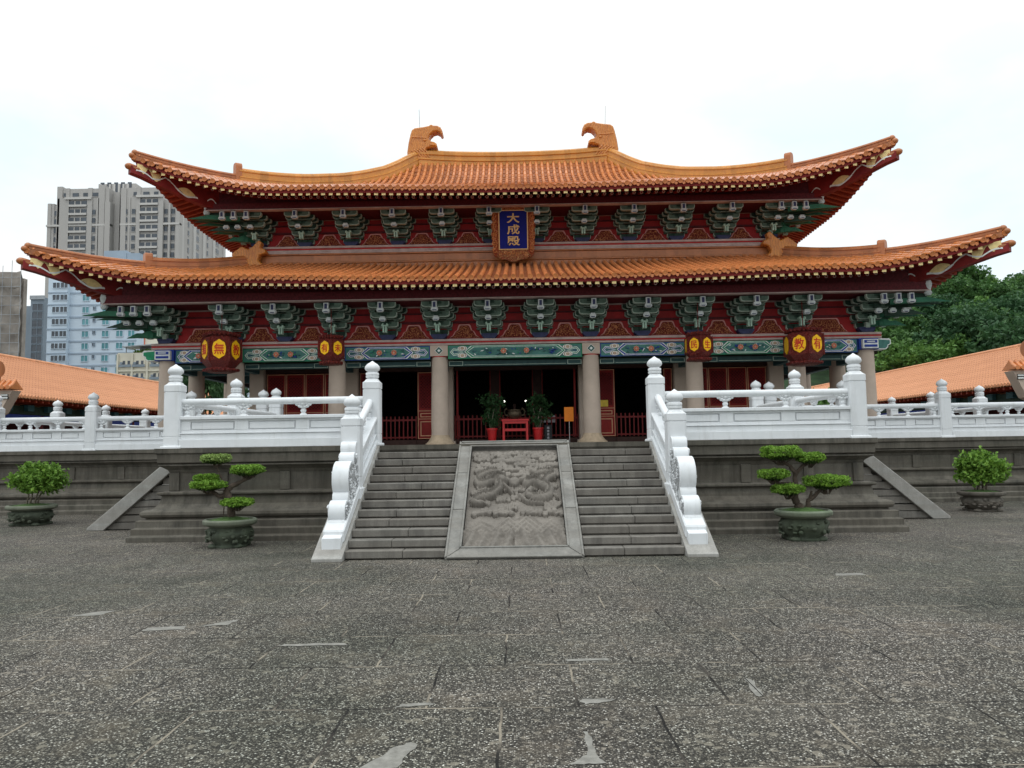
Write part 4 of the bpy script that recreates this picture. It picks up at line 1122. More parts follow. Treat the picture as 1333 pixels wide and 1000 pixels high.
# purlins under the eaves
m=MB()
for (hx,y,z0,z1,yb) in ((12.3,22.66,6.17,6.42,39.),(10.15,24.80,9.66,9.87,37.)):
    m.box(-hx,hx,y-.09,y+.09,z0,z1,0); m.box(-hx,hx,y-.11,y+.11,z0-.03,z0,1)
    for sx in (-1,1): m.box(sx*hx-.09*sx,sx*hx+.09*sx,y+.09,yb,z0,z1,0)
    m.box(-hx+.1,hx-.1,y+.09,y+1.35,z0-.001,z0+.04,0)
HP(m,'eave_purlin',[M['maroon'],M['palebeam']])
for R,yy,z0,hx in ((RL,22.70,6.40,12.2),(RU,24.84,9.85,10.05)):
    m=MB(); N=48; vs=[]
    t=yy-R.ye
    for k in range(N+1):
        x=-hx+2*hx*k/N; zt=R.z(R.A-abs(x),t)-.155; vs+=[(x,yy,z0),(x,yy,zt),(x,yy+.06,z0),(x,yy+.06,zt)]
    fs=[]
    for k in range(N): fs+=[(4*k,4*k+4,4*k+5,4*k+1),(4*k+2,4*k+3,4*k+7,4*k+6)]
    m.add(vs,fs)
    for sx in (-1,1):
        vs=[]
        for k in range(20):
            y=yy+(R.ye+2*R.D-2*(yy-R.ye)-yy+ (yy-R.ye))*k/19*.98; u=y-(R.ye+R.D); zt=R.z(max(R.D-abs(u),0),R.A-hx)-.155; vs+=[(sx*hx,y,z0),(sx*hx,y,zt)]
        m.add(vs,[(2*k,2*k+2,2*k+3,2*k+1) for k in range(19)])
    HP(m,'eave_board',[M['maroon']])
# band at foot of upper wall with corner beasts
m=MB(); y=25.86
for z0,z1,o,mi in ((7.80,8.06,.05,0),(8.06,8.12,.09,0),(8.12,8.36,.03,0),(8.36,8.42,.08,0),(8.42,8.50,.03,1)):
    m.box(-8.95,8.95,y-o,y+.3,z0,z1,mi)
    for sx in (-1,1): m.box(sx*8.95,sx*(9.1+o),y+.05,36.4,z0,z1,mi)
m.build('wall_ridge',[M['ridge_red'],M['palebeam']],rl,bevel=.015)
for sx in (-1,1):
    P=[(.45,0),(.62,.45),(.50,.55),(.28,.72),(.05,.60),(-.12,.72),(-.30,.92),(-.42,.84),(-.36,.66),(-.52,.60),(-.58,.48),(-.34,.40),(-.28,.22),(-.46,.08),(-.40,-.02),(-.1,.0)]
    m=MB(); m.prism([(sx*(8.95+p[0]),7.92+p[1]) for p in P],'y',y-.38,y-.10); m.build('ridge_beast',M['orn'],rl,bevel=.03)
    m=MB(); hx=9.0
    m.box(sx*9.1,sx*9.6,y-.35,y-.12,7.6,8.3); 
# main ridge
m=MB(); N=30; pts=[]
for k in range(N+1):
    x=-3.85+7.7*k/N; pts.append((x,31.0,13.36+.16*(abs(x)/3.85)**2.2))
S2=[(-.30,-.35),(-.30,.02),(-.34,.04),(-.34,.10),(-.26,.13),(-.26,.24),(-.31,.27),(-.31,.33),(-.22,.36),(-.22,.44),(-.14,.47),(-.09,.53),(0,.555)]
S2=S2+[(-a,b) for a,b in S2[-2::-1]]
m.sweep(S2,frame_seq(pts)); m.build('main_ridge',M['ridge'],ru,smooth=40)
def orn(sx):
    # outline measured from the ridge end, x outward
    Z=[(265,235),(270,200),(278,165),(284,148),(295,141),(330,137),(352,133),(360,126),(368,132),(385,133),(398,140),(405,153),(407,167),(399,170),(394,160),(382,154),(368,157),(356,168),(350,182),(355,192),(372,196),(382,203),(385,216),(372,214),(345,219),(338,228),(345,245),(360,266),(268,290)]
    return [(sx*(4.35-(a-265)*.01042),13.90-(b-232)*.0110) for a,b in Z]
for sx in (-1,1):
    m=MB(); m.prism(orn(sx),'y',30.72,31.28); o=m.build('ridge_ornament',M['orn'],ru,bevel=.05)
    m=MB()
    m.ball((sx*3.62,30.72,14.36),(.07,.05,.06),10,6); m.ball((sx*3.3,30.72,14.16),(.14,.04,.04),10,6)
    for k in range(5): m.tube([(sx*(3.42+.13*k),30.72,13.62+.02*k),(sx*(3.56+.13*k),30.71,13.88),(sx*(3.74+.11*k),30.72,14.05-.03*k)],.025,6)
    m.tube([(sx*3.55,30.72,14.46),(sx*4.15,30.72,14.50)],.025,6)
    m.build('carved_detail',M['orn'],o,smooth=50)
    m=MB(); m.tube([(sx*3.85,31.0,14.80),(sx*3.88,31.0,15.80)],.016,6); m.build('lightning_rod',M['steel'],ru)

# ------------------------------------------------------------------ writing
def text_mesh(ch,size,mats,off=.012,depth=.012):
    c=bpy.data.curves.new('t','FONT'); c.body=ch; c.size=size; c.align_x='CENTER'; c.align_y='CENTER'; c.offset=off*size; c.extrude=depth; c.resolution_u=4
    o=bpy.data.objects.new('t',c); COL.objects.link(o); bpy.context.view_layer.update()
    dg=bpy.context.evaluated_depsgraph_get(); me=bpy.data.meshes.new_from_object(o.evaluated_get(dg)); 
    bpy.data.objects.remove(o); me.materials.clear(); me.materials.append(mats)
    xs_=[v.co.x for v in me.vertices]; ys_=[v.co.y for v in me.vertices]
    if xs_:
        cx,cy=(min(xs_)+max(xs_))/2,(min(ys_)+max(ys_))/2
        me.transform(Matrix.Translation((-cx,-cy,0)))
    return me
# name plaque hung under the upper eave
pl=thing('name_plaque','tall blue plaque with gold characters in carved red frame under the upper eave','plaque',(0,25.25,7.93))
tilt=radians(8)
m=MB()
pz=lambda z:z
def scal(hw,hh,amp,n,ph=0):
    P=[]
    for k in range(n*4): 
        t=k/(n*4); 
        # rectangle perimeter param with scallops
        per=t*4; s_=int(per); f=per-s_
        c=[(-hw,-hh),(hw,-hh),(hw,hh),(-hw,hh)]; a=c[s_];b=c[(s_+1)%4]
        nx=[(0,-1),(1,0),(0,1),(-1,0)][s_]; d=amp*abs(sin(f*pi*(4 if s_%2==0 else 6)))+amp*1.1*sin(f*pi)**2
        P.append((a[0]+(b[0]-a[0])*f+nx[0]*d,a[1]+(b[1]-a[1])*f+nx[1]*d))
    return P
zc=.99
m.prism([(x,z+zc) for x,z in scal(.64,.86,.05,30)],'y',-.06,.06,0); fr=m.build('frame',M['plq_frame'],pl,bevel=.02)
m=MB(); m.prism([(-.50,.02+.14),(.50,.02+.14),(.60,.12),(.40,.03),(.22,.0),(.08,-.06),(-.08,-.06),(-.22,0),(-.40,.03),(-.60,.12)],'y',-.10,-.02); 
m.prism([(-.46,.33),(.46,.33),(.58,.14),(-.58,.14)],'y',-.098,-.02); m.build('gold_apron',M['plq_gold'],pl,bevel=.02)
m=MB(); rs=random.Random(3)
def curl(cx,cz,r,ph,tw):
    P=[]
    for k in range(13):
        a=ph+tw*k*.55; q=r*(1-k/15); P.append((cx+q*cos(a),-.072,cz+q*sin(a)))
    m.tube(P,.014,5)
for k in range(9):
    z=.30+k*.165
    for s_ in (-1,1): curl(s_*.60,z,.075,rs.uniform(0,6),s_*(1 if k%2 else -1)); curl(s_*.67,z+.08,.05,rs.uniform(0,6),-s_)
for k in range(8): curl(-.49+k*.14,1.74,.07,rs.uniform(0,6),1 if k%2 else -1); curl(-.42+k*.12,1.84,.045,rs.uniform(0,6),-1)
for k in range(7): curl(-.42+k*.14,.19+.05*(k%2),.07,rs.uniform(0,6),1 if k%2 else -1)
m.map(lambda x,y,z:(x,y-(.035 if z<.32 else 0),z)); m.build('frame_scrollwork',M['scroll'],pl)
m=MB()
for a0,a1,b0,b1 in ((-.49,.49,.34,.37),(-.49,.49,1.62,1.65),(-.49,-.455,.37,1.62),(.455,.49,.37,1.62)): m.box(a0,a1,-.085,-.04,b0,b1)
m.build('inner_moulding',M['gold'],pl)
m=MB(); m.box(-.455,.455,-.07,-.05,.37,1.62); m.build('panel',M['plq_blue'],pl)
for i,ch in enumerate('大成殿'):
    o=link('character',text_mesh(ch,.36,M['gold'],.018),pl,(0,-.078,1.38-i*.375)); o.rotation_euler=(pi/2,0,0); o.scale=(1.2,.92,1)
pl.rotation_euler=(tilt,0,0)
m=MB(); 
# lanterns
def lantern(x,y,zc,R,H,rot,chars,label):
    t=thing('palace_lantern',label,'lantern',(x,y,zc-H/2),0,'hexagonal lanterns hung under the eave')
    m=MB(); n=6; a0=-pi/2+rot
    ang=lambda k:a0+pi/6+k*pi/3
    def ring(r,z): return [(r*cos(ang(k)),r*sin(ang(k)),z*H) for k in range(6)]
    rows=[(.62,.02),(.80,.06),(.70,.13),(.78,.17),(.98,.27),(1.0,.30),(1.0,.76),(.97,.79),(.72,.88),(.80,.90),(.60,.97),(.3,1.0)]
    vs=[];fs=[]
    for r,z in rows: vs+=ring(R*r,z)
    for j in range(len(rows)-1):
        for k in range(6): k2=(k+1)%6; fs.append((j*6+k,j*6+k2,j*6+6+k2,j*6+6+k))
    fs.append(tuple(range(6))[::-1]); fs.append(tuple(len(vs)-6+k for k in range(6))); m.add(vs,fs)
    # corner rods, crown points and fringe drops
    for k in range(6):
        p=(R*1.0*cos(ang(k)),R*1.0*sin(ang(k)))
        m.tube([(p[0],p[1],.27*H),(p[0],p[1],.80*H)],.028,6)
        for f in (0,.25,.5,.75):
            a=Vector(ring(R*.88,.90)[k]).lerp(Vector(ring(R*.88,.90)[(k+1)%6]),f); m.ball(tuple(a),(.06*R/.55,.06*R/.55,.06),6,4)
            b=Vector(ring(R*.84,.08)[k]).lerp(Vector(ring(R*.84,.08)[(k+1)%6]),f); m.ball(tuple(b),(.07*R/.55,.07*R/.55,.05),6,4)
        for f in (.25,.5,.75):
            a=Vector(ring(R*.86,.25)[k]).lerp(Vector(ring(R*.86,.25)[(k+1)%6]),f); m.ball(tuple(a),.035,6,4)
    m.build('lantern_frame',M['lant'],t)
    r_in=R*cos(pi/6); w=R*.33; h=H*.20; zc_=.535*H
    for k in range(6):
        a=a0+k*pi/3; 
        P=[]
        n2=10
        prof=[(0,1.12),(.28,1.0),(.42,.90),(.72,.80),(.86,.66),(.92,.45),(1.0,.30),(1,0)]
        q=[(px*w,pz_*h) for px,pz_ in prof]
        poly=q+[(x_,-z_) for x_,z_ in q[::-1][1:]]; poly=poly+[(-x_,z_) for x_,z_ in poly[::-1][1:-1]]
        Rm=Matrix.Rotation(a+pi/2,4,'Z')
        mm=MB(); mm.prism(poly,'y',-r_in-.022,-r_in+.01)
        b=MB(); b.join(mm,Rm); b.map(lambda x_,y_,z_:(x_,y_,z_+zc_))
        pn=b.build('lantern_pane',M['lant_y'],t)
        ch=chars.get(k if k<4 else k-6)
        if ch:
            o=link('character',text_mesh(ch,w*1.65,M['lant_t'],.012,.004),pn)
            o.rotation_euler=(pi/2,0,a+pi/2); n_=Vector((cos(a),sin(a),0)); o.location=n_*(r_in+.027)+Vector((0,0,zc_)); o.scale=(.95,1.1,1)
    m=MB(); m.tube([(0,0,H*.98),(0,0,6.2-(zc-H/2))],.014,6); m.build('hanging_chain',M['lant'],t)
    return t
# rot: angle of face 0 normal from -Y (positive turns towards +X)
lantern(-8.84,22.9,4.69,.57,1.30,radians(14),{0:'無',-1:'類',1:'教'},'large maroon hexagonal lantern showing three yellow panes at the left end of the eave')
lantern(-5.53,22.9,4.70,.42,.94,radians(13.5+31),{-1:'有',0:'未'},'small maroon hexagonal lantern in front of the second full column left of centre')
lantern(5.51,22.9,4.62,.42,.92,radians(-13.5+40),{-1:'民',0:'生'},'small maroon hexagonal lantern in front of the second full column right of centre')
lantern(8.64,22.9,4.57,.57,1.18,radians(-20+46),{-1:'教',0:'有'},'large maroon hexagonal lantern showing two yellow panes at the right end of the eave')

# ------------------------------------------------------------------ things at the entrance
def barrier(x0,x1,label):
    t=thing('picket_barrier',label,'barrier',((x0+x1)/2,26.05,TZ),0,'dark red picket barriers across the doorways')
    w=(x1-x0)/2; m=MB(); n=int((x1-x0)/.145)
    for k in range(n+1):
        x=-w+.02+(2*w-.04)*k/n; m.box(x-.02,x+.02,-.02,.02,.22,1.0)
    m.build('pickets',M['picket'],t); m=MB()
    m.box(-w,w,-.035,-.0205,.84,.90); m.box(-w,w,-.035,-.0205,.26,.31); m.build('rails',M['picket'],t)
    m=MB(); m.box(-w,w,-.06,.03,.005,.20); m.build('base_board',M['darkwood'],t,bevel=.01)
barrier(-2.1,2.1,'dark red picket barrier across the dark central doorway')
barrier(-5.0,-3.38,'dark red picket barrier across the doorway left of centre')
barrier(3.38,5.0,'dark red picket barrier across the doorway right of centre')
t=thing('offering_table','bright red wooden offering table at the central doorway','table',(-.03,24.75,TZ))
m=MB(); m.box(-.44,.44,-.25,.25,.74,.80); m.build('tabletop',M['tablered'],t,bevel=.008)
m=MB()
for y in (-.2,.2): m.box(-.34,.34,y-.02,y+.02,.42,.50); m.box(-.34,.34,y-.015,y+.015,.66,.738)
m.build('stretcher',M['tablered'],t)
for x in (-.375,.375):
    for y in (-.2,.2):
        m=MB(); m.box(x-.035,x+.035,y-.035,y+.035,0,.738); m.build('leg',M['tablered'],t,bevel=.005)
t=thing('incense_burner','round aged bronze incense burner with looped handles on the red table','incense burner',(-.05,24.75,TZ+.80))
m=MB(); m.lathe([(.12,0),(.14,.03),(.20,.08),(.235,.16),(.22,.23),(.19,.26),(.225,.28),(.225,.305),(.19,.31)],n=24); m.build('bowl',M['brass'],t,smooth=50)
for s_ in (-1,1):
    m=MB(); m.tube([(s_*.20,0,.12),(s_*.30,0,.14),(s_*.33,0,.22),(s_*.31,0,.31),(s_*.24,0,.36),(s_*.25,0,.31)],.028,8); m.build('handle',M['brass'],t,smooth=60)
m=MB()
for k in range(3): m.tube([(.02*(k-1),0,.28),(.03*(k-1),0,.50)],.006,5)
m.build('incense_stick',M['darkwood'],t)
def ficus(x,y,label,seed):
    r=np.random.default_rng(seed)
    t=thing('potted_ficus',label,'potted plant',(x,y,TZ),0,'ficus trees in red pots')
    m=MB(); m.lathe([(.105,0),(.11,.02),(.165,.46),(.185,.47),(.185,.52),(.15,.52)],n=22); m.build('pot',M['tablered'],t,smooth=40)
    m=MB(); 
    for k in range(4):
        a=k*1.6; m.tube([(.05*cos(a),.05*sin(a),.48),(.09*cos(a),.09*sin(a),.8),(.16*cos(a+.5),.16*sin(a+.5),1.15)],[.022,.018,.01],6)
    m.build('trunk',M['bark_pale'],t)
    pts=[]
    for k in range(26):
        c=np.array([r.normal()*.13,r.normal()*.12,r.uniform(.66,1.52)]); c[:2]*=1.25-abs(c[2]-1.25)*.7
        pts.append(c+r.normal(size=(42,3))*[.085,.085,.075])
    leafmesh(np.vstack(pts),.052,.55,.2,r).build('foliage',M['lf_ficus'],t)
ficus(-.78,24.7,'leafy ficus in a tall red pot left of the red table',3); ficus(.70,24.7,'leafy ficus in a tall red pot right of the red table',4)
t=thing('sign_stand','orange sign board on a thin steel stand right of the red table','sign',(1.69,24.6,TZ))
m=MB(); m.box(-.15,.15,-.012,.012,.70,1.16); m.build('sign_board',M['orange_sign'],t,bevel=.004)
m=MB(); m.tube([(.01,.02,.02),(.01,.02,.72)],.013,8); m.lathe([(.13,0),(.13,.015),(.02,.03)],(.01,.02,0),18); m.build('pole',M['steel'],t)
t=thing('floor_sign','small black upright floor sign with a column of white marks beside the right ficus','sign',(1.02,24.6,TZ))
m=MB(); m.box(-.12,.12,-.02,.02,0.0,.60); m.build('sign_board',M['black'],t,bevel=.004)
m=MB()
for k in range(5):
    z=.50-k*.105
    m.box(-.035,.035,-.0235,-.02,z+.028,z+.036);m.box(-.03,.03,-.0235,-.02,z+.006,z+.014);m.box(-.04,.04,-.0235,-.02,z-.022,z-.014);m.box(-.004,.004,-.0238,-.02,z-.03,z+.045);m.box(-.034,-.027,-.0238,-.02,z-.02,z+.03)
m.build('lettering',M['paper'],t)
t=thing('notice_sheets','three small white notice sheets hung on the central picket barrier','notice',(1.12,26.10,2.44))
for k in range(3):
    m=MB(); m.box(-.27+k*.18,-.12+k*.18,-.01,0,0.08,.32); m.build('sheet',M['paper'],t)
e=NT('lamp_glow'); e.b.inputs['Emission Color'].default_value=(1,.95,.85,1); e.b.inputs['Emission Strength'].default_value=3.; LAMP=e.out((.9,.9,.85),.4)
for x,lb in ((-.46,'left'),(.35,'right')):
    t=thing('altar_lamp',f'small glowing white lamp in the dark doorway, {lb} one of two above the incense burner','lamp',(x,29,TZ+.02))
    m=MB(); m.ball((0,0,1.61),.034,12,8); m.build('bulb',LAMP,t,smooth=60)
    m=MB(); m.lathe([(.14,0),(.14,.02),(.02,.04),(.016,1.54),(.035,1.57)],n=12); m.build('lamp_stand',M['darkwood'],t)

# ------------------------------------------------------------------ potted plants in the court
def stone_pot(t,R,H,mat,rim,seed):
    r=random.Random(seed); m=MB(); n=30
    pr=[(.66,.0),(.68,.06),(.60,.10),(.64,.16),(.80,.34),(.84,.5),(.80,.64),(.74,.72)]
    vs=[];fs=[]
    for j,(q,z) in enumerate(pr):
        for k in range(n):
            a=2*pi*k/n; b=1+(.085*r.uniform(-1,1) if 1<j<7 else 0); vs.append((R*q*b*cos(a),R*q*b*sin(a),H*z))
    for j in range(len(pr)-1):
        for k in range(n): k2=(k+1)%n; fs.append((j*n+k,j*n+k2,j*n+n+k2,j*n+n+k))
    m.add(vs,fs)
    for k in range(4):
        a=pi/4+k*pi/2; m.ball((R*.66*cos(a),R*.66*sin(a),H*.06),(R*.20,R*.20,H*.10),8,5)
    for k in range(46):
        a=r.uniform(0,2*pi); z=r.uniform(.22,.62); q=.80; m.ball((R*q*cos(a),R*q*sin(a),H*z),(R*r.uniform(.06,.13),R*r.uniform(.06,.13),H*r.uniform(.04,.09)),7,4)
    p=m.build('pot',mat,t,smooth=70)
    m=MB(); m.lathe([(.74*R,.72*H),(.97*R,.82*H),(1.0*R,.86*H),(1.0*R,.95*H),(.95*R,1.0*H),(.86*R,1.0*H),(.84*R,.93*H)],n=36); m.build('pot_rim',rim,p,smooth=40)
    m=MB(); m.lathe([(.86*R,.94*H),(.6*R,1.0*H),(.3*R,1.06*H),(.01,1.08*H)],n=24); m.build('soil',M['moss'],t,smooth=60)
def pad(t,c,rx,ry,rz,mat,n,seed,size=.027):
    r=np.random.default_rng(seed); d=r.normal(size=(n,3)); d/=np.linalg.norm(d,axis=1)[:,None]; rad=r.uniform(.72,1.03,size=(n,1))
    d[:,2]=np.where(d[:,2]<0,d[:,2]*.55,d[:,2]); 
    # flatten the top like a clipped pad
    e=np.sign(d)*np.abs(d)**np.array([.8,.8,.62])
    lump=1+.10*np.sin(d[:,:1]*7+seed)+.08*np.sin(d[:,1:2]*9+seed*2)
    rz*=1.08; pts=e*rad*lump*np.array([rx,ry,rz])+np.array(c)
    fp=leafmesh(pts,size,.45,.6,r).build('foliage_pad',mat,t)
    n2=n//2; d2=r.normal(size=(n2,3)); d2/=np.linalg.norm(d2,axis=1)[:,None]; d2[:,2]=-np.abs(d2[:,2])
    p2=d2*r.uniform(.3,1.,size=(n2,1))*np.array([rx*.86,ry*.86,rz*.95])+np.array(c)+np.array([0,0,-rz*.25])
    leafmesh(p2,size*.9,.45,.2,r).build('lower_foliage',M['lf_under'],fp)  # darker leaves fill the underside of each pad
    tw=MB()
    for k in range(14):
        a=r.uniform(0,6.28); q=r.uniform(.2,.8); tw.tube([(c[0]+rx*.12*cos(a),c[1]+.02,c[2]-rz*1.9),(c[0]+rx*q*.6*cos(a),c[1]+ry*q*.6*sin(a),c[2]-rz*1.15),(c[0]+rx*q*cos(a),c[1]+ry*q*sin(a),c[2]-rz*.4)],[.011,.008,.005],5)
    tw.build('twigs',M['bark'],fp)
def bonsai(x,y,label,pot,limbs,pads,sc=1.):
    t=thing('potted_bonsai',label,'bonsai',(x,y,0))
    stone_pot(t,pot[0],pot[1],M['pot'],M['potrim'],int(abs(x)*10))
    m=MB()
    for pts,r in limbs:
        P=[]; 
        for i,p in enumerate(pts): P.append((p[0],p[1],p[2]))
        # smooth the limb with jitter
        Q=[]; V=[Vector(p) for p in P]
        for i in range(len(V)-1):
            for k in range(4):
                q=V[i].lerp(V[i+1],k/4); Q.append(q+Vector((random.uniform(-1,1),random.uniform(-1,1),0))*r[0]*.14)
        Q.append(V[-1]); R_=[r[0]+(r[1]-r[0])*k/(len(Q)-1) for k in range(len(Q))]
        R_=[a*random.uniform(.88,1.12) for a in R_]
        m.tube(Q,R_,9)
    m.build('trunk',M['bark'],t,smooth=60)
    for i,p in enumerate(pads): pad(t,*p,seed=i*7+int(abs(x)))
# px->m around Y=14: 0.0142 m per px ; pot centre x=302 (left) / 1052 (right)
PXM=.01415
def LB(px,py,dy=0): return ((px-302)*PXM,dy,1.75+(587-py)*PXM)
def RB(px,py,dy=0): return ((px-1052)*PXM,dy,1.75+(575-py)*PXM)
bonsai(-5.21,14.15,'cloud pruned bonsai with one pale sparse top pad in mossy stone pot left of stairs',(.475,.50),
 [([LB(303,674),LB(303,658),LB(301,650),LB(296,642)],(.07,.06)),([LB(301,650),LB(297,640),LB(303,634),LB(318,627),LB(329,620,.05)],(.075,.02)),([LB(297,645),LB(288,647),LB(278,640),LB(272,634)],(.055,.02)),
  ([LB(292,628),LB(287,616),LB(284,609)],(.018,.012)),([LB(284,609),LB(278,604)],(.012,.006)),([LB(284,609),LB(289,603)],(.012,.006)),([LB(297,640),LB(292,628)],(.035,.018)),([LB(295,648),LB(293,672)],(.012,.010)),([LB(318,627),LB(320,620),LB(334,622)],(.025,.012)),([LB(300,655),LB(308,657),LB(318,656)],(.03,.015))],
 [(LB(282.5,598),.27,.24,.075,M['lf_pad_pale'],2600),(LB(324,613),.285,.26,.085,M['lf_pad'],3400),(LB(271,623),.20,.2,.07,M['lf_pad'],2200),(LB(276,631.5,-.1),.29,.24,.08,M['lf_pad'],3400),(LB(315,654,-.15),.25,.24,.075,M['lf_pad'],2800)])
bonsai(5.18,14.0,'cloud pruned bonsai with two trunks and five pads in mossy stone pot right of stairs',(.50,.53),
 [([RB(1052,664),RB(1045,655),RB(1041,645),RB(1043,630)],(.085,.05)),([RB(1043,645),RB(1044,625),RB(1044,615),RB(1038,606),RB(1028,600)],(.055,.025)),([RB(1044,617),RB(1054,606),RB(1064,602)],(.045,.02)),
  ([RB(1059,661,.05),RB(1061,650,.05),RB(1068,645,.05),RB(1078,636,.05),RB(1086,628)],(.055,.02)),([RB(1062,650,.05),RB(1064,638)],(.03,.018)),([RB(1041,640),RB(1032,634),RB(1028,630)],(.035,.02)),([RB(1043,628),RB(1027,628),RB(1018,627),RB(1012,620)],(.03,.018)),([RB(1018,627),RB(1024,622)],(.02,.012))],
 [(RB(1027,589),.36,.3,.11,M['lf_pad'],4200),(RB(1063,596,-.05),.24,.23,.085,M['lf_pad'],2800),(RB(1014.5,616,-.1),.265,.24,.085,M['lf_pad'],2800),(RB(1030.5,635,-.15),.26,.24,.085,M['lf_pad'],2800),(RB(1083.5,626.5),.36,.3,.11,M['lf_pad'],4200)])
def shrub(x,y,label,R,H,w,h,zc,mat,seed,dx=0.):
    r=np.random.default_rng(seed); t=thing('potted_shrub',label,'shrub',(x,y,0))
    stone_pot(t,R,H,mat,M['potrim'] if mat is M['pot'] else M['potgrey'],seed)
    m=MB()
    for k in range(8):
        a=k*.8; e=(dx+w*.55*cos(a),w*.5*sin(a),zc-h*.2); m.tube([(.13*cos(a),.13*sin(a),H),(dx*.4+.25*w*cos(a),.2*w*sin(a),(H+zc)/2-.05),e],[.022,.017,.008],6)
    m.build('stems',M['bark_pale'],t)
    pts=[]
    for k in range(120):
        d=r.normal(size=3); d/=np.linalg.norm(d); d[2]=d[2] if d[2]>-.55 else -.55*r.random()
        c=np.array([dx,0,zc])+d*np.array([w,w*.9,h])*r.uniform(.62,1.0); pts.append(c+r.normal(size=(38,3))*[.085,.085,.06])
    leafmesh(np.vstack(pts),.058,.55,.7,r).build('foliage',M['lf_shrub'],t)
shrub(-11.89,18.9,'rounded bright green shrub in a mossy footed stone pot at far left',.56,.49,.54,.40,1.07,M['pot'],5,.15)
shrub(11.33,19.0,'rounded bright green shrub in a grey stone pot at far right',.52,.48,.50,.44,.98,M['potgrey'],8,.02)

# ------------------------------------------------------------------ side corridors
def corridor(sx,ze,zr,label):
    t=thing('side_corridor',label,'building',(sx*28.5,50,0)); LOC=(-sx*28.5,-50,0)
    X0,X1=23.0,28.5; Ya,Yb=33.5,78.; N=9
    prof=lambda f:(X0+(X1-X0)*f, ze+(zr-ze)*(.84*f+.16*f*f))
    m=MB(); c=MB(); sp=.25; n=int((Yb-Ya)/sp)
    for k in range(n+1):
        y=Ya+k*sp; vs=[];fs=[]
        for j in range(N+1):
            x,z=prof(j/N)
            for w in range(5): a=pi*w/4; vs.append((sx*x,y+.078*cos(a),z+.075*sin(a)+.012*((j%2))))
        for j in range(N):
            for w in range(4): i=j*5+w; fs.append((i,i+1,i+6,i+5))
        m.add(vs,fs)
        c.lathe([(.085,0),(.085,.04)],(0,0,0),8) if False else None
        p=Vector((sx*(X0-.03),y,ze+.0)); c.prism([(y+.085*cos(2*pi*q/9),ze+.0+.085*sin(2*pi*q/9)) for q in range(9)],'x',sx*(X0-.06),sx*(X0+.02))
        if k<n: c.prism([(y+sp*.25,ze-.02),(y+sp*.75,ze-.02),(y+sp*.5,ze-.12)],'x',sx*(X0-.05),sx*(X0-.03))
    p=MB()
    for j in range(N):
        a,b=prof(j/N),prof((j+1)/N); p.add([(sx*a[0],Ya-.1,a[1]),(sx*b[0],Ya-.1,b[1]),(sx*b[0],Yb,b[1]),(sx*a[0],Yb,a[1])],[(0,1,2,3)])
    p.add([(sx*28.5,Ya-.1,zr),(sx*34.2,Ya-.1,ze),(sx*34.2,Yb,ze),(sx*28.5,Yb,zr)],[(0,1,2,3)])
    p.add([(sx*X0,Ya-.1,ze-.10),(sx*34.2,Ya-.1,ze-.10),(sx*34.2,Yb,ze-.10),(sx*X0,Yb,ze-.10)],[(0,1,2,3)])
    r=p.build('roof',M['tile_old_pan'],t,loc=LOC); c.m=[1]*len(c.m); m.join(c); m.build('tile_roll',[M['old_roll'],M['tile_old']],r,smooth=60)
    q=MB(); q.sweep([(-.14,-.1),(-.14,.08),(-.10,.14),(0,.17),(.10,.14),(.14,.08),(.14,-.1)],[((sx*28.5,Ya,zr),(1,0,0),(0,0,1)),((sx*28.5,Yb,zr),(1,0,0),(0,0,1))]); q.build('roof_ridge',M['tile_old'],r)
    q=MB()
    for k in range(int((Yb-Ya)/.5)): y=Ya+.1+k*.5; q.box(sx*(X0+.08),sx*(X0+1.6),y-.05,y+.05,ze-.24,ze-.11)
    q.build('eave_rafters',M['raft_org'],r)
    q=MB(); q.box(sx*27.4,sx*33.6,Ya+.3,Yb,0,ze-.12); q.build('wall',M['maroon'],t,loc=LOC)
    q=MB(); q.box(sx*24.1,sx*24.3,Ya+.2,Yb,ze-.75,ze-.35,0); q.box(sx*24.05,sx*24.3,Ya+.2,Yb,ze-1.0,ze-.78,1)
    for k in range(28): y=Ya+.8+k*1.6; q.box(sx*23.9,sx*24.3,y-.25,y+.25,ze-.60,ze-.30,2)
    q.build('painted_beam',[M['green_dk'],M['blue_line'],M['teal_dk']],t,loc=LOC)
    for k in range(10):
        q=MB(); q.lathe([(.2,0),(.2,ze-.8)],(sx*24.2,Ya+.5+k*4.6,0),14); q.build('column',M['maroon'],t,loc=LOC,smooth=40)
corridor(-1,4.40,7.10,'long low side corridor with pale orange tiled roof on the left of the hall')
corridor(1,4.28,6.90,'long low side corridor with pale orange tiled roof on the right of the hall')
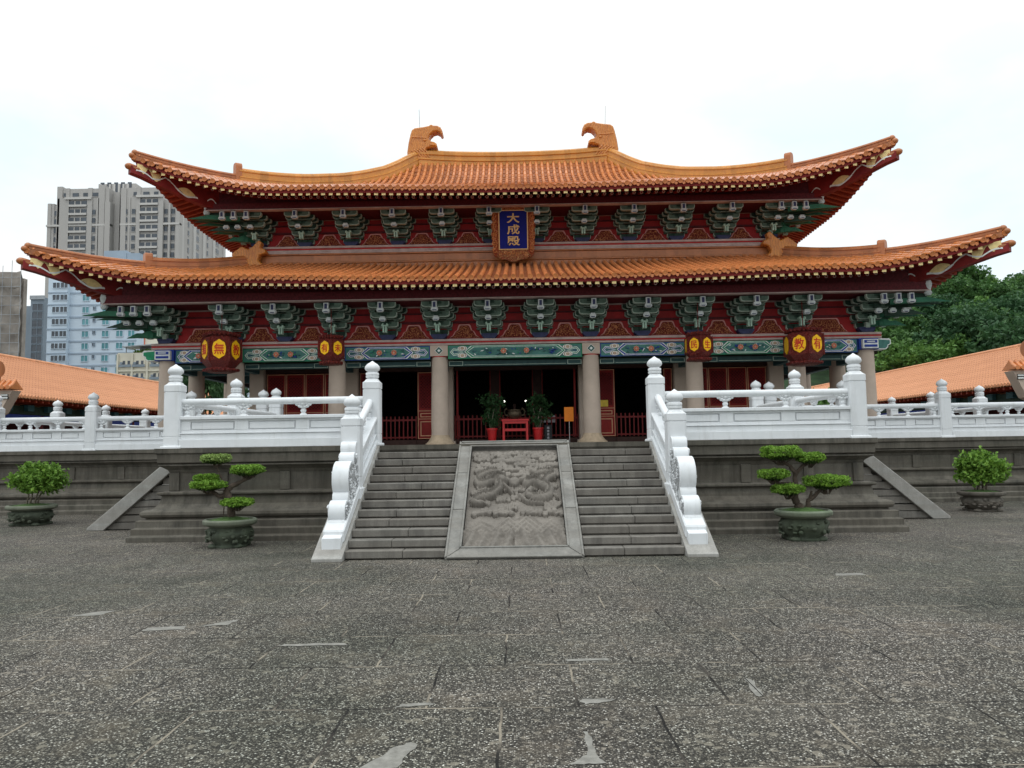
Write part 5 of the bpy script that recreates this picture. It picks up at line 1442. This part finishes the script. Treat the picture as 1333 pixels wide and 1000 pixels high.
def gate(sx,x_end,label,z_off):
    t=thing('side_gate',label,'gate',(sx*25,33,0)); LOC=(-sx*25,-33,0)
    xe=x_end; m=MB(); c=m; n=int((33-xe)/.25)
    ye,yr=33.0,33.45; ze,zr=4.62+z_off,4.95+z_off
    for k in range(n+1):
        x=xe+k*.25; m.tube([(sx*x,ye,ze),(sx*x,(ye+yr)/2,(ze+zr)/2-.05),(sx*x,yr,zr)],.08,8); c.lathe([(.095,-.0),(.095,.05)],(0,0,0),10) if False else None
        c.prism([(sx*x+.095*cos(2*pi*q/10),ze+.095*sin(2*pi*q/10)) for q in range(10)],'y',ye-.06,ye+.01)
    p=MB()
    p.prism([(ye,ze-.06),(yr,zr-.04),(2*yr-ye,ze-.06)],'x',sx*(xe-.08),sx*33)
    r=p.build('roof',M['tile'],t,loc=LOC); m.build('tile_roll',M['tile'],r,smooth=60)
    q=MB(); q.box(sx*(xe+.85),sx*33,yr-.3,yr+.3,zr-.1,zr+.3); q.tube([(sx*(xe+.72),yr,zr+.52),(sx*33,yr,zr+.52)],.36,18); q.build('roof_ridge',M['ridge_red'],r,smooth=50)
    q=MB(); q.prism([(sx*(xe-.05),ze-.12),(sx*33,ze-.12),(sx*33,1.8),(sx*(xe+.9),1.8),(sx*(xe+.9),3.3),(sx*(xe+.5),3.5)],'y',ye+.2,33.8); q.build('wall',M['stonecol'],t,loc=LOC)
    q=MB(); q.box(sx*(xe+.12),sx*(xe+.40),ye+.13,ye+.25,ze-.36,ze-.30,0); q.box(sx*(xe+.12),sx*(xe+.40),ye+.13,ye+.25,ze-.48,ze-.41,0); q.box(sx*(xe+.12),sx*(xe+.40),ye+.15,ye+.25,ze-.50,ze-.28,1); q.build('beam_end',[M['white_line'],M['black']],t,loc=LOC)
gate(-1,22.05,'small side gate with orange tiled roof and pale wall at the left edge',0); gate(1,21.45,'small side gate with orange tiled roof and pale wall at the right edge',.15)

# ------------------------------------------------------------------ city buildings behind
M['tower']=paint('grey_tower_tile',(.37,.355,.338),.7,.08,.03)
M['tower_lt']=paint('pale_tower_tile',(.46,.445,.425),.7,.08,.03)
M['tower_dk']=paint('tower_recess',(.22,.21,.205),.7,.1,.05)
M['glass']=paint('dark_window_glass',(.06,.07,.085),.2,.4,.35)
M['glass_teal']=paint('teal_window_glass',(.10,.27,.31),.2,.3,.3)
M['bluetile']=paint('pale_blue_tile',(.50,.59,.68),.6,.06,.15)
M['bluetile_dk']=paint('blue_grey_band',(.30,.37,.45),.6,.1,.2)
M['cream']=paint('cream_plaster',(.56,.53,.44),.75,.1,.5)
M['net']=paint('scaffold_net',(.26,.235,.21),.9,.35,.25,.8,2.)
M['bluegrey']=paint('blue_grey_wall',(.20,.24,.28),.7,.12,.2)
M['metal']=paint('roof_sheet',(.30,.32,.34),.5,.2,.6)
def bldg(name,label,cat='building',loc=(0,0,0)): return thing(name,label,cat,loc)
TY=280.; TXp=lambda px:-177.2+(px-61.5)*.2915
TZp=lambda py:101.-(py-246)*.287
tw=bldg('apartment_tower','tall grey twin wing apartment tower with stepped top and stacked balconies behind the left eave',loc=(-150,TY,0)); LT=(150,-TY,0)
wm=MB(); wm.box(-.62,.62,-.12,.05,-.95,.95,0); wm.box(-.75,.75,-.10,.04,-1.08,-.95,1)
WIN=wm.mesh('window',[M['glass'],M['tower_lt']])
bm_=MB(); bm_.box(-3.3,3.3,-.05,1.2,-1.05,1.1,0)
for x in (-1.1,1.1): bm_.box(x-.18,x+.18,-.2,.1,-1.05,1.1,1)
bm_.box(-3.4,3.4,-.45,-.3,-1.15,-.35,2)
BALC=bm_.mesh('balcony',[M['glass'],M['tower'],M['tower_lt']])
body=MB(); pil=MB()
zx=lambda a:TXp(a/3.3333); zy=lambda a:TZp(200+a/3.3333)
def wing(z0x,shoulder,singles,bal,z_main,z_sh,x_l,x_r,ylift=0):
    # main mass
    body.box(zx(x_l),zx(x_r),TY+.1,TY+44,0,zy(z_sh),0)
    body.box(zx(shoulder[0]),zx(shoulder[1]),TY-.6,TY+40,0,zy(z_main),0)
wing(0,(248,470),0,0,162,232,205,475); wing(0,(522,690),0,0,162,215,522,770)
body.box(zx(470),zx(530),TY+14,TY+40,0,zy(165),1)                 # recess between the wings
body.box(zx(380),zx(545),TY+6,TY+30,zy(165),zy(115),0)             # penthouse
body.box(zx(545),zx(585),TY+12,TY+30,zy(165),zy(135),0)
for a,b,zt,yy in ((247,270,152,-.9),(285,300,160,-.9),(380,398,160,-.9),(425,452,148,-.9),(452,500,170,8),(522,545,165,-.9),(590,606,160,-.9),(683,700,165,-.9),(205,232,225,-.2),(262,300,205,-1.1),(378,400,205,-1.1),(455,478,225,-1.1),(590,606,200,-1.1),(683,705,200,-1.1),(758,775,235,-.8),(205,220,225,-.5),(418,428,205,-.9),(250,258,205,-.9),(556,563,205,-.9),(728,735,215,-.9)):
    pil.box(zx(a),zx(b),TY+yy,TY+2,0,zy(zt),0)
for z_ in (325,): pil.box(zx(203),zx(478),TY-.95,TY+1,zy(z_+4),zy(z_-4),1); pil.box(zx(520),zx(775),TY-.95,TY+1,zy(z_+4),zy(z_-4),1)
pil.box(zx(284),zx(398),TY-1.6,TY+1,zy(212),zy(203),1); pil.box(zx(590),zx(704),TY-1.6,TY+1,zy(208),zy(198),1)
for k in range(8): a=388+k*20; pil.box(zx(a),zx(a+8),TY+5.6,TY+6.2,zy(160),zy(118),1) if k<7 else None
b=body.build('wall',[M['tower'],M['tower_dk']],tw,loc=LT); pil.build('pilaster',[M['tower'],M['tower_lt']],tw,loc=LT)
rows=[231,268,305,346,385,422,460,498]
for z_ in rows:
    for a in (238,270,406,438): 
        if z_<260 and a in (238,438,406,270): continue
        link('window',WIN,tw,(zx(a)+150,-.02 if a<248 else -.72,zy(z_)))
    link('balcony',BALC,tw,(zx(339)+150,-1.0,zy(z_)))
    for a in (543,577,712,743):
        if z_<250 and a in (712,743,543,577): continue
        link('window',WIN,tw,(zx(a)+150,-.02 if a>690 else -.72,zy(z_)))
    link('balcony',BALC,tw,(zx(645)+150,-1.1,zy(z_-2)))
for z_ in (190,):
    for a in (287,326,372,412,588,630,676): 
        o=link('window',WIN,tw,(zx(a)+150,-.75,zy(z_))); o.scale=(1.8,1,.75)
# penthouse slots and side windows
for k in range(5):
    o=link('window',WIN,tw,(zx(398+k*30)+150,5.95,zy(138))); o.scale=(1.2,1,2.6)
for k in range(10):
    for j,yy in enumerate((8,16,26,36)):
        if k*3.33>31: continue
        o=link('window',WIN,tw,(zx(770)+150+.05,yy,zy(262)-k*3.33-j*0.)); o.rotation_euler=(0,0,pi/2); o.scale=(2.2 if j%2 else .9,1,1)
sb=MB()
for yy,zt in ((1,225),(12,232),(21,240),(31,246),(42,255)): sb.box(zx(768),zx(774),TY+yy,TY+yy+2.4,0,zy(zt))
sb.build('pilaster',M['tower_lt'],tw,loc=LT)
rd=MB(); rd.tube([(zx(480),TY+15,zy(115)),(zx(480),TY+15,zy(88))],.2,5); rd.build('lightning_rod',M['steel'],tw,loc=LT)
# pale blue apartment block
BYY=200.; bX=lambda px:-125.+(px-66)*.2105; bZ=lambda py:48.8-(py-360)*.207
ba=bldg('apartment_block','pale blue tiled apartment block with teal windows in front of the grey tower',loc=(-114,BYY,0)); LBk=(114,-BYY,0)
m=MB(); m.box(bX(91),bX(176),BYY,BYY+4,0,bZ(352),0); m.box(bX(66.5),bX(91),BYY-1.2,BYY+4,0,bZ(350),0); m.build('wall',M['bluetile'],ba,loc=LBk)
m=MB()
fl=[374.5+15.6*k for k in range(9)]
for f in fl: m.box(bX(91),bX(176.2),BYY-.15,BYY+.1,bZ(f+10.2),bZ(f+8.2)); m.box(bX(66.3),bX(91.2),BYY-1.35,BYY-1.1,bZ(f+10.2),bZ(f+8.6))
m.build('floor_band',M['bluetile_dk'],ba,loc=LBk)
def winm(w,h,gl,fr):
    q=MB(); q.box(-w,w,-.10,.1,-h,h,0); 
    for a0,a1,b0,b1 in ((-w-.1,w+.1,h,h+.1),(-w-.1,w+.1,-h-.14,-h),(-w-.1,-w,-h,h),(w,w+.1,-h,h),(-.05,.05,-h,h)): q.box(a0,a1,-.2,.1,b0,b1,1)
    return q.mesh('window',[gl,fr])
W1=winm(.85,.75,M['glass_teal'],M['bluetile']); W2=winm(.9,.7,M['glass'],M['bluetile']); W3=winm(.32,.4,M['glass'],M['bluetile_dk'])
for i,f in enumerate(fl):
    for a in (77,87): link('window',W2,ba,(bX(a)+114,-1.2,bZ(f)))
    for a in (111.5,137,155,170): link('window',W1,ba,(bX(a)+114,0,bZ(f)))
    link('window',W3,ba,(bX(122.5)+114,0,bZ(f-2)))
m=MB()
for px,w in ((144,3),(163,2.5)): m.box(bX(px)-w,bX(px)+w,BYY+1+.2*(px>150),BYY+3.5-.2*(px>150),bZ(352),bZ(352)+5-.7*(px>150))
m.build('roof_hut',M['bluetile_dk'],ba,loc=LBk)
# cream low block with roof shed
CY_=170.; cX=lambda px:-90.2+(px-155)*.1785; cZ=lambda py:23.9-(py-460)*.1765
cb=bldg('low_apartment','cream low apartment house with balconies and a roof shed just left of the corner column',loc=(-85,CY_,0)); LC=(85,-CY_,0)
m=MB(); m.box(cX(153.5),cX(240),CY_,CY_+14,0,cZ(460.5)); m.build('wall',M['cream'],cb,loc=LC)
m=MB(); m.box(cX(176),cX(205),CY_+4,CY_+10,cZ(461),cZ(431),0); m.box(cX(175.3),cX(176.5),CY_+3.9,CY_+4.2,cZ(461),cZ(431),1); m.build('roof_shed',[M['cream'],M['flower']],cb,loc=LC)
m=MB(); m.prism([(cX(160),cZ(452.5)),(cX(205),cZ(449.5)),(cX(205),cZ(451)),(cX(160),cZ(453.6))],'y',CY_-.6,CY_+4); m.box(cX(163),cX(163.8),CY_+.1,CY_+.3,cZ(461),cZ(453)); m.box(cX(174),cX(205),CY_+2.5,CY_+3,cZ(461),cZ(452)); m.build('awning',M['metal'],cb,loc=LC)
r=np.random.default_rng(2); leafmesh(np.column_stack([r.uniform(cX(172),cX(195),500),r.uniform(CY_+.2,CY_+1.2,500),cZ(461)+np.abs(r.normal(size=500))*.35]),.22,.6,.4,r).build('roof_plants',M['lf_shrub'],cb,loc=LC)
bq=MB(); bq.box(-1.9,1.9,.0,.1,-.9,.9,0); bq.box(-1.0,-.2,-.03,.02,-.4,.7,1); bq.box(.5,1.3,-.03,.02,-.4,.7,1); bq.box(-1.95,1.95,-.5,-.4,-1.0,-.35,2); bq.box(-1.6,-.9,-.45,0,-.25,.3,2)
BQ=bq.mesh('balcony',[M['cream'],M['glass'],M['bluegrey']])
for f in range(6):
    for a in (164,181,203,222): o=link('balcony',BQ,cb,(cX(a)+85,-.05,cZ(474+f*16.3))); o.scale=(.72,1,.85)
m=MB()
for f in range(6): m.box(cX(153.3),cX(240.2),CY_-.35,CY_+.1,cZ(484.5+f*16.3),cZ(482.5+f*16.3))
for a in (154.2,172.5,191.5,212): m.box(cX(a)-.2,cX(a)+.2,CY_-.4,CY_+.1,0,cZ(462))
m.build('floor_ledge',M['cream'],cb,loc=LC)
# netted scaffold tower and blue-grey block, far left
sc=bldg('scaffolded_building','building wrapped in grey brown scaffold netting at the left edge',loc=(-118,160,0)); LS=(118,-160,0)
m=MB(); nx,nz=44,60; vs=[];fs=[]; r=random.Random(4)
for j in range(nz+1):
    for i in range(nx+1):
        x=-140+34.2*i/nx; z=41*j/nz - (.9*abs(sin(i*1.7)) if j==nz else 0)+(-3.5 if (j==nz and i>nx-9) else 0)
        vs.append((x,160+.28*sin(i*1.1)+.22*sin(j*.9+i*.6)+r.uniform(-.2,.2),z))
for j in range(nz):
    for i in range(nx): a=j*(nx+1)+i; fs.append((a,a+1,a+nx+2,a+nx+1))
m.add(vs,fs)
m.box(-140,-105.9,160.6,161.8,0,39); sn=m.build('netting',M['net'],sc,loc=LS,smooth=60)
m=MB()
for i in range(18): x=-139+i*1.95; m.tube([(x,159.5,0),(x,159.5,41.5+r.uniform(0,1.6))],.06,5)
for j in range(20): m.tube([(-140,159.45,2*j+1),(-105.8,159.45,2*j+1)],.05,5)
m.build('scaffold_poles',M['metal'],sc,loc=LS)
gb=bldg('office_block','blue grey building with dark window bands beside the scaffolded one',loc=(-145,220,0)); LG=(145,-220,0)
gX=lambda px:-139.8+(px-55)*.2295; gZ=lambda py:47.1-(py-388)*.2285
m=MB(); m.box(gX(10),gX(42),226,240,0,gZ(394),0); m.box(gX(40),gX(57),220,240,0,gZ(388),0); m.box(gX(39.5),gX(57.5),219.6,220.2,gZ(391),gZ(386),1); m.build('wall',[M['bluegrey'],M['metal']],gb,loc=LG)
G1=winm(1.5,.95,M['glass'],M['bluegrey']); G2=winm(.5,.8,M['glass'],M['tower_lt'])
for f in range(9):
    link('window',G1,gb,(gX(49.5)+145,0,gZ(401+f*10.5))); link('window',G2,gb,(gX(36)+145,6,gZ(404+f*11)))
# block glimpsed through the left veranda
vb=bldg('rear_house','cream house with a small window glimpsed between the veranda columns at left',loc=(-47,120,0)); LV=(47,-120,0)
m=MB(); m.box(-53,-43.8,120,130,0,14.2,0); m.box(-53.2,-43.6,119.8,130,14.2,14.6,0); m.box(-42.6,-41.6,118,124,0,12.2,1); m.build('wall',[M['cream'],M['bluetile']],vb,loc=LV)
W4=winm(.7,.8,M['glass'],M['cream'])
for a,z_ in ((-46.8,12.2),(-49.5,12.2),(-46.8,9.2),(-44.8,9.2)): link('window',W4,vb,(a+47,0,z_))
hb2=bldg('hilltop_house','small pale grey house peeping over the treetops at the right edge',loc=(93,140,20)); LH=(-93,-140,-20)
m=MB(); m.box(93.4,103,140,143,20,31.6,0); m.box(95.0,97,140.5,142.5,31.6,33.0,0); m.box(93.1,103.4,139.8,143.2,31.3,31.605,0); m.build('wall',[M['tower_lt']],hb2,loc=LH); 
W5=winm(.8,.8,M['glass'],M['tower_lt'])
for a in (95.0,98.0): link('window',W5,hb2,(a-93,0,10.2))

# ------------------------------------------------------------------ hill and trees
def hz(x,y): 
    f=max(0,min(1,(y-60)/75)); g_=max(0,min(1,(x-14)/14)); return (f**1.15)*25.5*g_*(1+.06*sin(x*.13))
m=MB(); nx,ny=40,30; vs=[];fs=[]
for j in range(ny+1):
    for i in range(nx+1):
        x=10+180*i/nx; y=44+150*j/ny; vs.append((x,y,hz(x,y)-.05+.25*sin(x*1.3+y)))
for j in range(ny):
    for i in range(nx): a=j*(nx+1)+i; fs.append((a,a+1,a+nx+2,a+nx+1))
m.add(vs,fs); tag(m.build('hill',M['hillsoil'],smooth=60),kind='structure')
def tree_meshes(seed,H,R,nb,per,leaf_s,mat):
    r=np.random.default_rng(seed); pts=[]; lobes=[]
    for k in range(nb):
        d=r.normal(size=3); d/=np.linalg.norm(d); d[2]=abs(d[2])*1.1-.35
        c=np.array([0,0,H*.62])+d*np.array([R,R,H*.36])*r.uniform(.45,1.0); lobes.append(c)
        s_=R*r.uniform(.20,.36); q=r.normal(size=(per,3)); q/=np.linalg.norm(q,axis=1)[:,None]; q*=r.uniform(.72,1.05,size=(per,1))*s_; q[:,2]=np.where(q[:,2]<0,q[:,2]*.35,q[:,2]*.8)
        pts.append(c+q)
    lm=leafmesh(np.vstack(pts),leaf_s,.62,.45,r).mesh('crown',[mat])
    m=MB(); m.tube([(0,0,-1),(r.normal()*.1,0,H*.25),(0,r.normal()*.1,H*.55)],[.30,.24,.14],8)
    for k in range(9):
        c=lobes[k]; m.tube([(0,0,H*r.uniform(.3,.5)),tuple(c*np.array([.5,.5,.9])),tuple(c)],[.12,.08,.03],6)
    return lm,m.mesh('trunk',[M['bark']])
TM=[tree_meshes(21,9.5,4.3,46,110,.24,M['lf_hill']),tree_meshes(22,8.5,3.6,40,105,.22,M['lf_hill2']),tree_meshes(23,10.5,4.8,52,115,.25,M['lf_dark']),tree_meshes(24,9.,4.0,42,110,.24,M['lf_hill'])]
r=random.Random(9); cnt=0
def place_tree(x,y,z,kind,label,group,s=1.):
    t=thing('broadleaf_tree',label,'tree',(x,y,z),r.uniform(0,6.28),group); t.scale=(s,s,s*r.uniform(.92,1.08))
    link('crown',TM[kind][0],t); link('trunk',TM[kind][1],t)
LBL=['mid green broadleaf tree in the dense wood on the hillside','bright yellow green broadleaf tree in the dense wood on the hillside','dark green broadleaf tree in the dense wood on the hillside','mid green broadleaf tree in the dense wood on the hillside']
for row,(D,p0,p1,step) in enumerate(((71,1250,1440,52),(81,1150,1440,50),(89,1110,1440,48),(98,1010,1450,46),(109,1020,1450,44),(121,1180,1450,42))):
    px=p0+r.uniform(0,20)
    while px<p1:
        x=(px-671)/1000*D*1.0-.013*D*0+.12; y=D+r.uniform(-3,3)
        k=r.choice([0,1,1,2,3,0]); s_=r.uniform(.85,1.15)*(1.0 if row<4 else .95)
        place_tree(x,y,hz(x,y)-.4,k,LBL[k],'trees of the wood on the right hillside',s_)
        px+=step*r.uniform(.75,1.2)
for x,y,k,s_,sxy,lb in ((-17.7,44,2,.80,.42,'dark green tree glimpsed between the left veranda columns'),(17.3,44,1,.62,.5,'bright green tree glimpsed between the right veranda columns')):
    place_tree(x,y,0,k,lb,'trees behind the hall',s_)
    for o in list(COL.objects)[-3:]:
        if o.type=='EMPTY': o.scale=(s_*sxy/.8,s_*sxy/.8,s_)

for o,d in ((tw,1.8),(ba,1.1),(cb,.8),(sc,.6),(gb,1.2)): o.location.x+=d
